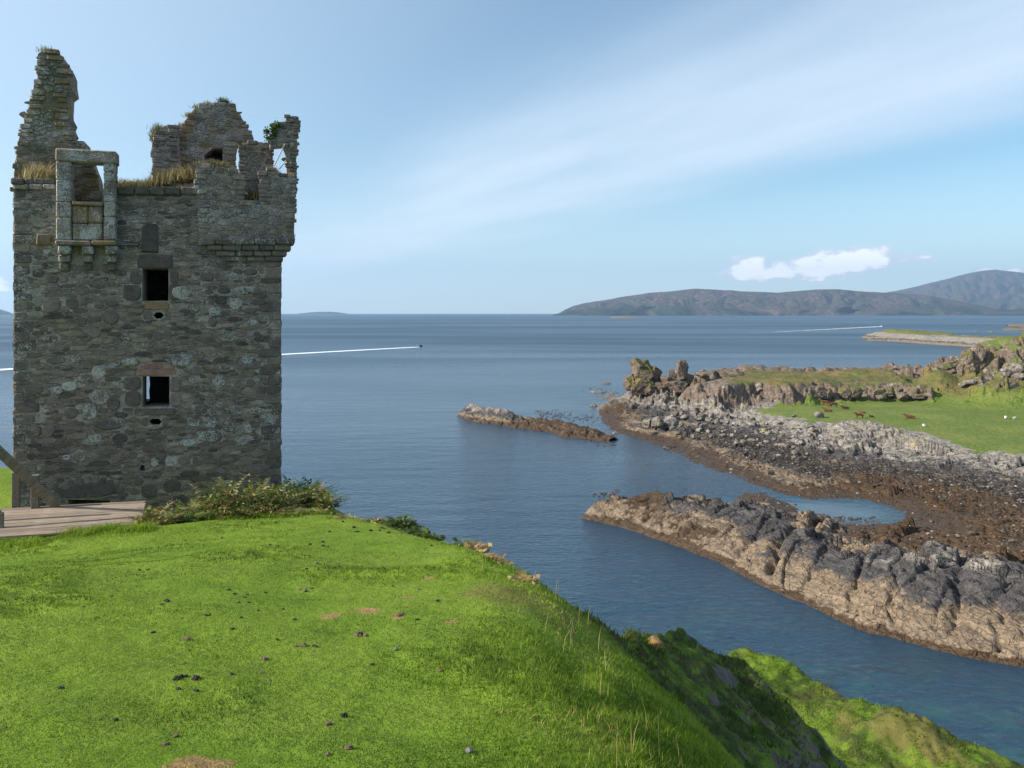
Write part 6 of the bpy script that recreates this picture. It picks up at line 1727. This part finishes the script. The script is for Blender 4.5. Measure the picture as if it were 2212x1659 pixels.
def person(x, y, z, heading, label, mat):
    """a small seated or standing figure, grown as one skin"""
    me = bpy.data.meshes.new('person')
    V = [(0, 0, .92), (0, 0, 1.15), (.02, 0, 1.40), (.03, 0, 1.52), (.05, 0, 1.68), (.06, 0, 1.78), (.02, .2, 1.40), (.12, .26, 1.15), (.34, .2, 1.10), (.02, -.2, 1.40), (.12, -.26, 1.15), (.34, -.2, 1.10), (.02, .11, .88), (.10, .13, .48), (.02, .13, .05), (.12, .13, .02), (.02, -.11, .88), (.10, -.13, .48), (.02, -.13, .05), (.12, -.13, .02)]
    E = [(0, 1), (1, 2), (2, 3), (3, 4), (4, 5), (2, 6), (6, 7), (7, 8), (2, 9), (9, 10), (10, 11), (0, 12), (12, 13), (13, 14), (14, 15), (0, 16), (16, 17), (17, 18), (18, 19)]
    Rr = [.15, .16, .17, .06, .10, .07, .075, .055, .04, .075, .055, .04, .10, .07, .05, .045, .10, .07, .05, .045]
    me.from_pydata(V, E, [])
    o = link('person', me, mat, loc=(x, y, z)); o.rotation_euler[2] = heading
    md = o.modifiers.new('skin', 'SKIN'); sv = me.skin_vertices[0].data
    for k, r_ in enumerate(Rr): sv[k].radius = (r_, r_)
    sv[0].use_root = True
    s_ = o.modifiers.new('sub', 'SUBSURF'); s_.levels = 1; s_.render_levels = 1
    return tag(o, label, 'person')
def boats():
    x, y = ground(908, 749.5); x2, y2 = ground(606, 766)
    hd = math.atan2(y - y2, x - x2)
    boat('speedboat', (x, y, .15), hd, 6.2, 'dark open speedboat heading right with a long white wake', M_HULL, False)
    for dxx, lab in ((-.9, 'person in dark clothes standing behind the console of the nearer speedboat'), (1.2, 'person in dark clothes sitting forward in the nearer speedboat')):
        person(x + dxx * math.cos(hd), y + dxx * math.sin(hd), .35, hd, lab, M_SKIN)
    wake([(906, 749.7), (760, 757.6), (606, 766), (300, 782.5), (0, 799), (-160, 808)], ([0, .01, .06, .3, 1], [2.5, 8, 11, 13, 16]), ([0, .1, .35, 1], [1.25, 1.05, .95, .8]), 'long straight white wake trailing behind the nearer dark speedboat')
    x, y = ground(1904, 705.2); hd = .75
    boat('motorboat', (x, y, .2), hd, 8.0, 'distant white motorboat near the low grey island', M_WHITE, True)
    wake([(1903, 705.4), (1860, 707.6), (1790, 711.5), (1700, 716), (1640, 719.5), (1600, 722)], ([0, .02, .15, 1], [4, 16, 14, 26]), ([0, .08, .2, .6, 1], [1.3, 1.1, .62, .48, .3]), 'faint curved wake of the distant white motorboat')
boats()

# ------------------------------------------------------------------ cattle and sheep on the meadow
def on_shore(px, py, y0=120, y1=300):
    Ys = np.linspace(y0, y1, 1400); X = (px - CX) / F * Ys; Z = EYE - (py - HOR) / F * Ys
    g, _ = shore_h(X, Ys); hit = np.nonzero(Z < g)[0]
    k = int(hit[0]) if len(hit) else len(Ys) - 1
    return Vector((X[k], Ys[k], g[k]))
def coat(name, a, c):
    m, T, b, o = material(name); n = T.noise(pos(T), 3, 5, .65); T.put(b.inputs['Base Color'], T.mix(T.smooth(n, .35, .65), a, c)); b.inputs['Roughness'].default_value = .8
    return m
M_COW, M_FLEECE, M_HORN = coat('russet_coat', (0.075, 0.026, 0.012), (0.17, 0.065, 0.026)), coat('fleece', (0.5, 0.48, 0.43), (0.75, 0.73, 0.68)), simple('horn', (0.45, 0.40, 0.32))
def skin_mesh(name, V, E, Rr, root=0):
    me = bpy.data.meshes.new(name); me.from_pydata(V, E, [])
    o = bpy.data.objects.new('tmp', me); COL.objects.link(o)
    md = o.modifiers.new('skin', 'SKIN'); sv = me.skin_vertices[0].data
    for k, r_ in enumerate(Rr): sv[k].radius = (r_, r_) if not isinstance(r_, tuple) else r_
    sv[root].use_root = True
    s_ = o.modifiers.new('sub', 'SUBSURF'); s_.levels = 1; s_.render_levels = 1
    dg = bpy.context.evaluated_depsgraph_get(); m2 = bpy.data.meshes.new_from_object(o.evaluated_get(dg)); m2.name = name
    bpy.data.objects.remove(o); return m2
def cow_mesh(pose):
    g = 1.0 if pose != 'lying' else .52
    head = {'up': [(1.08, 0, 1.32), (1.28, 0, 1.52), (1.50, 0, 1.42), (1.66, 0, 1.30)], 'graze': [(1.10, 0, .95), (1.28, 0, .60), (1.42, 0, .30), (1.50, 0, .12)], 'lying': [(1.06, .05, .88), (1.26, .08, 1.04), (1.46, .1, .96), (1.60, .12, .86)]}[pose]
    V = [(-.70, 0, 1.02 * g), (-.35, 0, 1.0 * g), (.05, 0, .98 * g), (.45, 0, .99 * g), (.78, 0, 1.03 * g)] + head
    Rr = [.28, .31, .34, .33, .27, .18, .17, .13, .09]
    E = [(i, i + 1) for i in range(8)]
    for s in (-1, 1):
        k = len(V)
        if pose == 'lying':
            V += [(.62, s * .22, .34), (.86, s * .25, .14), (.60, s * .28, .08), (-.62, s * .22, .40), (-.30, s * .34, .20), (-.62, s * .38, .09)]
        else:
            V += [(.66, s * .16, .80), (.64, s * .17, .42), (.66, s * .17, .03), (-.62, s * .17, .84), (-.76, s * .18, .46), (-.68, s * .18, .03)]
        Rr += [.15, .075, .065, .19, .085, .065]
        E += [(4, k), (k, k + 1), (k + 1, k + 2), (0, k + 3), (k + 3, k + 4), (k + 4, k + 5)]
    k = len(V); V += [(-.98, 0, .95 * g), (-1.04, 0, .5 * g)]; Rr += [.05, .05]; E += [(0, k), (k, k + 1)]
    return skin_mesh('cow_' + pose, V, E, Rr, 2), Vector(head[1])
def cattle():
    poses = {}
    for p_ in ('up', 'graze', 'lying'): poses[p_] = cow_mesh(p_)
    grp = 'red-brown cattle on the meadow'
    for (px, py, pose, hd, sc, lab) in ((1783, 876, 'up', 165, 1.12, 'red-brown cow standing with its head raised, farthest left of the herd'), (1801, 880, 'graze', 185, 1.08, 'red-brown cow standing with lowered head next to the raised-head one'), (1827, 885, 'lying', 190, 1.10, 'red-brown cow lying at the far side of the herd, right of the two standing'),
                                     (1789, 890, 'lying', 150, 1.10, 'red-brown cow lying directly below the two standing at the far left'), (1864, 893, 'lying', 110, .75, 'light russet calf lying behind a standing cow in the middle of the herd'), (1857, 904, 'up', 185, .98, 'red-brown cow standing nearest the shore in the middle of the herd'),
                                     (1883, 902, 'lying', 200, .68, 'small dark russet calf lying alone right of the middle cows'), (1966, 905, 'lying', 165, 1.12, 'red-brown cow lying apart from the herd, farthest right')):
        q = on_shore(px, py); me, hp = poses[pose]
        root = empty('cow', q, lab, 'cow', grp); root.rotation_euler[2] = R(hd); root.scale = (sc,) * 3
        o = bpy.data.objects.new('body', me); COL.objects.link(o); o.parent = root
        if not me.materials: me.materials.append(M_COW)
        if sc > .9:
            for s in (-1, 1):
                mb = MB(); mb.tube([hp + Vector((.02, s * .10, .10)), hp + Vector((.03, s * .30, .14)), hp + Vector((.06, s * .44, .30))], [.035, .03, .01], 5); mb.build('horn', M_HORN, root, True)
    V = [(-.34, 0, .52), (0, 0, .52), (.34, 0, .54), (.52, 0, .58), (.68, 0, .54)]; Rr = [.23, .27, .23, .13, .08]; E = [(0, 1), (1, 2), (2, 3), (3, 4)]
    for s in (-1, 1):
        k = len(V); V += [(.28, s * .13, .30), (.28, s * .13, .03), (-.30, s * .13, .30), (-.32, s * .13, .03)]; Rr += [.06, .035, .07, .035]; E += [(2, k), (k, k + 1), (0, k + 2), (k + 2, k + 3)]
    sm = skin_mesh('sheep_body', V, E, Rr, 1); sm.materials.append(M_FLEECE)
    for (px, py, hd, lab) in ((2173, 904.5, 20, 'white sheep on the meadow at the right, facing away from the edge'), (2191, 906.5, 200, 'white sheep on the meadow closest to the right edge'), (1996, 922, 100, 'white sheep alone near the stony lower edge of the meadow')):
        o = bpy.data.objects.new('sheep', sm); COL.objects.link(o); o.location = on_shore(px, py); o.rotation_euler[2] = R(hd); o.scale = (.85,) * 3
        tag(o, lab, 'sheep', 'white sheep on the meadow')
cattle()

# ------------------------------------------------------------------ boulders and cobbles of the shore
def boulder_mesh(seed, sub=3):
    bm = bmesh.new(); bmesh.ops.create_icosphere(bm, subdivisions=sub, radius=1)
    v = np.array([q.co[:] for q in bm.verts]); f = np.array([[q.index for q in p.verts] for p in bm.faces]); bm.free()
    n = fbm3(v * 1.3 + seed * 7.1, 3, seed); n2 = fbm3(v * 4 + seed, 3, seed + 4)
    # planed faces: clamp against random planes
    r = np.random.default_rng(seed)
    for _ in range(9):
        d = r.normal(size=3); d /= np.linalg.norm(d); off = r.uniform(.55, .85)
        k = v @ d; v = v - np.outer(np.maximum(0, k - off), d)
    v = v * (1 + (n - .5) * .5 + (n2 - .5) * .16)[:, None]
    z = v[:, 0] * 0
    return mesh_np('boulder', v, f, {'grass': z, 'weed': z, 'cobble': z, 'brown': z + .15, 'zone': z - 1.2, 'pasture': z, 'span': z + 1}, False)
def boulders():
    rnd = random.Random(77); ms = [boulder_mesh(k) for k in range(6)]
    for me in ms: me.materials.append(M_SHORE)
    grp = 'loose boulders on the rocky shore'
    big = [((1398, 921, 30), 'pale squarish boulder, leftmost of the three big ones above the weed line'), ((1420, 920, 36), 'rounded grey boulder in the middle of the three big ones above the weed line'), ((1444, 925, 40), 'darkest and largest of the three big boulders above the weed line'),
           ((1510, 889, 24), 'dark isolated boulder on pale slabs below the rock stacks'), ((1770, 902, 26), 'dark boulder at the shoreward corner of the cattle meadow'), ((1625, 908, 14), 'small dark boulder on the pale slabs short of the meadow'),
           ((1480, 905, 20), 'dark grey boulder on the shore between the big trio and the isolated one'), ((1412, 939, 18), 'small tan boulder just below the big trio by the weed'), ((1520, 926, 22), 'grey boulder amid the dark rubble in the middle of the left shore')]
    def put(px, py, w, lab):
        q = on_shore(px, py, 80); s = w / F * q.y * .5
        o = bpy.data.objects.new('boulder', rnd.choice(ms)); COL.objects.link(o); o.location = q + Vector((0, 0, s * .25)); o.rotation_euler = (rnd.uniform(-.3, .3), rnd.uniform(-.3, .3), rnd.uniform(0, 6.28)); o.scale = (s * rnd.uniform(.95, 1.25), s * rnd.uniform(.8, 1), s * rnd.uniform(.6, .85))
        tag(o, lab, 'boulder', grp)
    for (px, py, w), lab in big: put(px, py, w, lab)
    # a loose belt of grey rubble, too alike to tell apart
    n = 0
    while n < 90:
        px = rnd.uniform(1420, 1760); py = 905 + (px - 1420) * .16 + rnd.gauss(0, 20)
        put(px, py, rnd.uniform(9, 19), 'dark grey boulder among the rubble belt between the weed and the pale slabs'); n += 1
boulders()
def cobbles():
    r = np.random.default_rng(5); n = 21000
    x = r.uniform(24, 98, n); y = np.exp(r.uniform(np.log(84), np.log(190), n))
    z, I = shore_h(x, y); s = I['s']
    ok = (s > 1.0) & (s < 38) & (I['m'] < -1) & (r.random(n) < .25 + .75 * sst(s, 4, 12) * sst(s, 34, 24))
    x, y, z = x[ok], y[ok], z[ok]; n = len(x)
    bm = bmesh.new(); bmesh.ops.create_icosphere(bm, subdivisions=1, radius=1); v0 = np.array([q.co[:] for q in bm.verts]); f0 = np.array([[q.index for q in p.verts] for p in bm.faces]); bm.free()
    sz = .08 + .24 * r.random(n) ** 4
    a = r.uniform(0, 6.28, n); c, s_ = np.cos(a), np.sin(a)
    sc = np.stack([sz * r.uniform(.9, 1.5, n), sz * r.uniform(.7, 1.1, n), sz * r.uniform(.5, .8, n)], 1)
    v = v0[None] * sc[:, None] * (1 + r.uniform(-.22, .22, (n, len(v0), 1)))
    X = v[..., 0] * c[:, None] - v[..., 1] * s_[:, None] + x[:, None]; Y = v[..., 0] * s_[:, None] + v[..., 1] * c[:, None] + y[:, None]; Z = v[..., 2] + (z + sz * .15)[:, None]
    f = (f0[None] + (np.arange(n) * len(v0))[:, None, None]).reshape(-1, 3)
    tn = np.repeat(r.random(n), len(v0))
    m, T, b, o = material('cobble'); t = T.attr('tone'); nn = T.noise(pos(T), 5, 4, .6)
    cc = T.ramp(t, [(0, (0.030, 0.021, 0.014)), (.5, (0.062, 0.043, 0.028)), (.78, (0.12, 0.092, 0.070)), (.95, (0.22, 0.18, 0.145)), (1, (0.36, 0.31, 0.25))])
    T.put(b.inputs['Base Color'], T.mix(1.0, cc, T.ramp(nn, [(.3, .6), (.7, 1.25)]), 'MULTIPLY'))
    me = mesh_np('cobbles', np.stack([X.ravel(), Y.ravel(), Z.ravel()], 1), f, {'tone': tn}, False)
    tag(link('cobbles', me, m), kind='stuff')
cobbles()

def floating_weed():
    r = np.random.default_rng(17); mb = MB(); rnd = random.Random(18)
    spots = [((1160, 893, 1290, 906), 150, 5), ((1215, 935, 1330, 962), 90, 4), ((1300, 905, 1345, 925), 60, 4), ((1600, 1070, 1720, 1100), 60, 5), ((1720, 1112, 1900, 1124), 70, 4), ((1290, 1072, 1340, 1064), 24, 4), ((1270, 838, 1335, 850), 40, 3)]
    for (x0, y0, x1, y1), n, sp in spots:
        for _ in range(n):
            t = rnd.random(); px = x0 + (x1 - x0) * t + rnd.gauss(0, 8); py = y0 + (y1 - y0) * t + rnd.gauss(0, sp)
            x, y = ground(px, py); w = rnd.uniform(.12, .45)
            k = rnd.choice((5, 6, 7)); a0 = rnd.uniform(0, 6.28)
            ring = [(x + w * rnd.uniform(.5, 1.3) * math.cos(a0 + 6.28 * i / k), y + w * rnd.uniform(.5, 1.3) * math.sin(a0 + 6.28 * i / k)) for i in range(k)]
            mb.add([(a, b, -.03) for a, b in ring] + [(x + (a - x) * .7, y + (b - y) * .7, rnd.uniform(.04, .12)) for a, b in ring], [(i, (i + 1) % k, k + (i + 1) % k, k + i) for i in range(k)] + [tuple(range(k, 2 * k))], rnd.random())
    m, T, b, o = material('wrack'); T.put(b.inputs['Base Color'], T.mix(T.attr('tone'), (0.018, 0.010, 0.005), (0.09, 0.05, 0.022))); b.inputs['Roughness'].default_value = .4
    tag(mb.build('floating_weed', m), kind='stuff')
floating_weed()
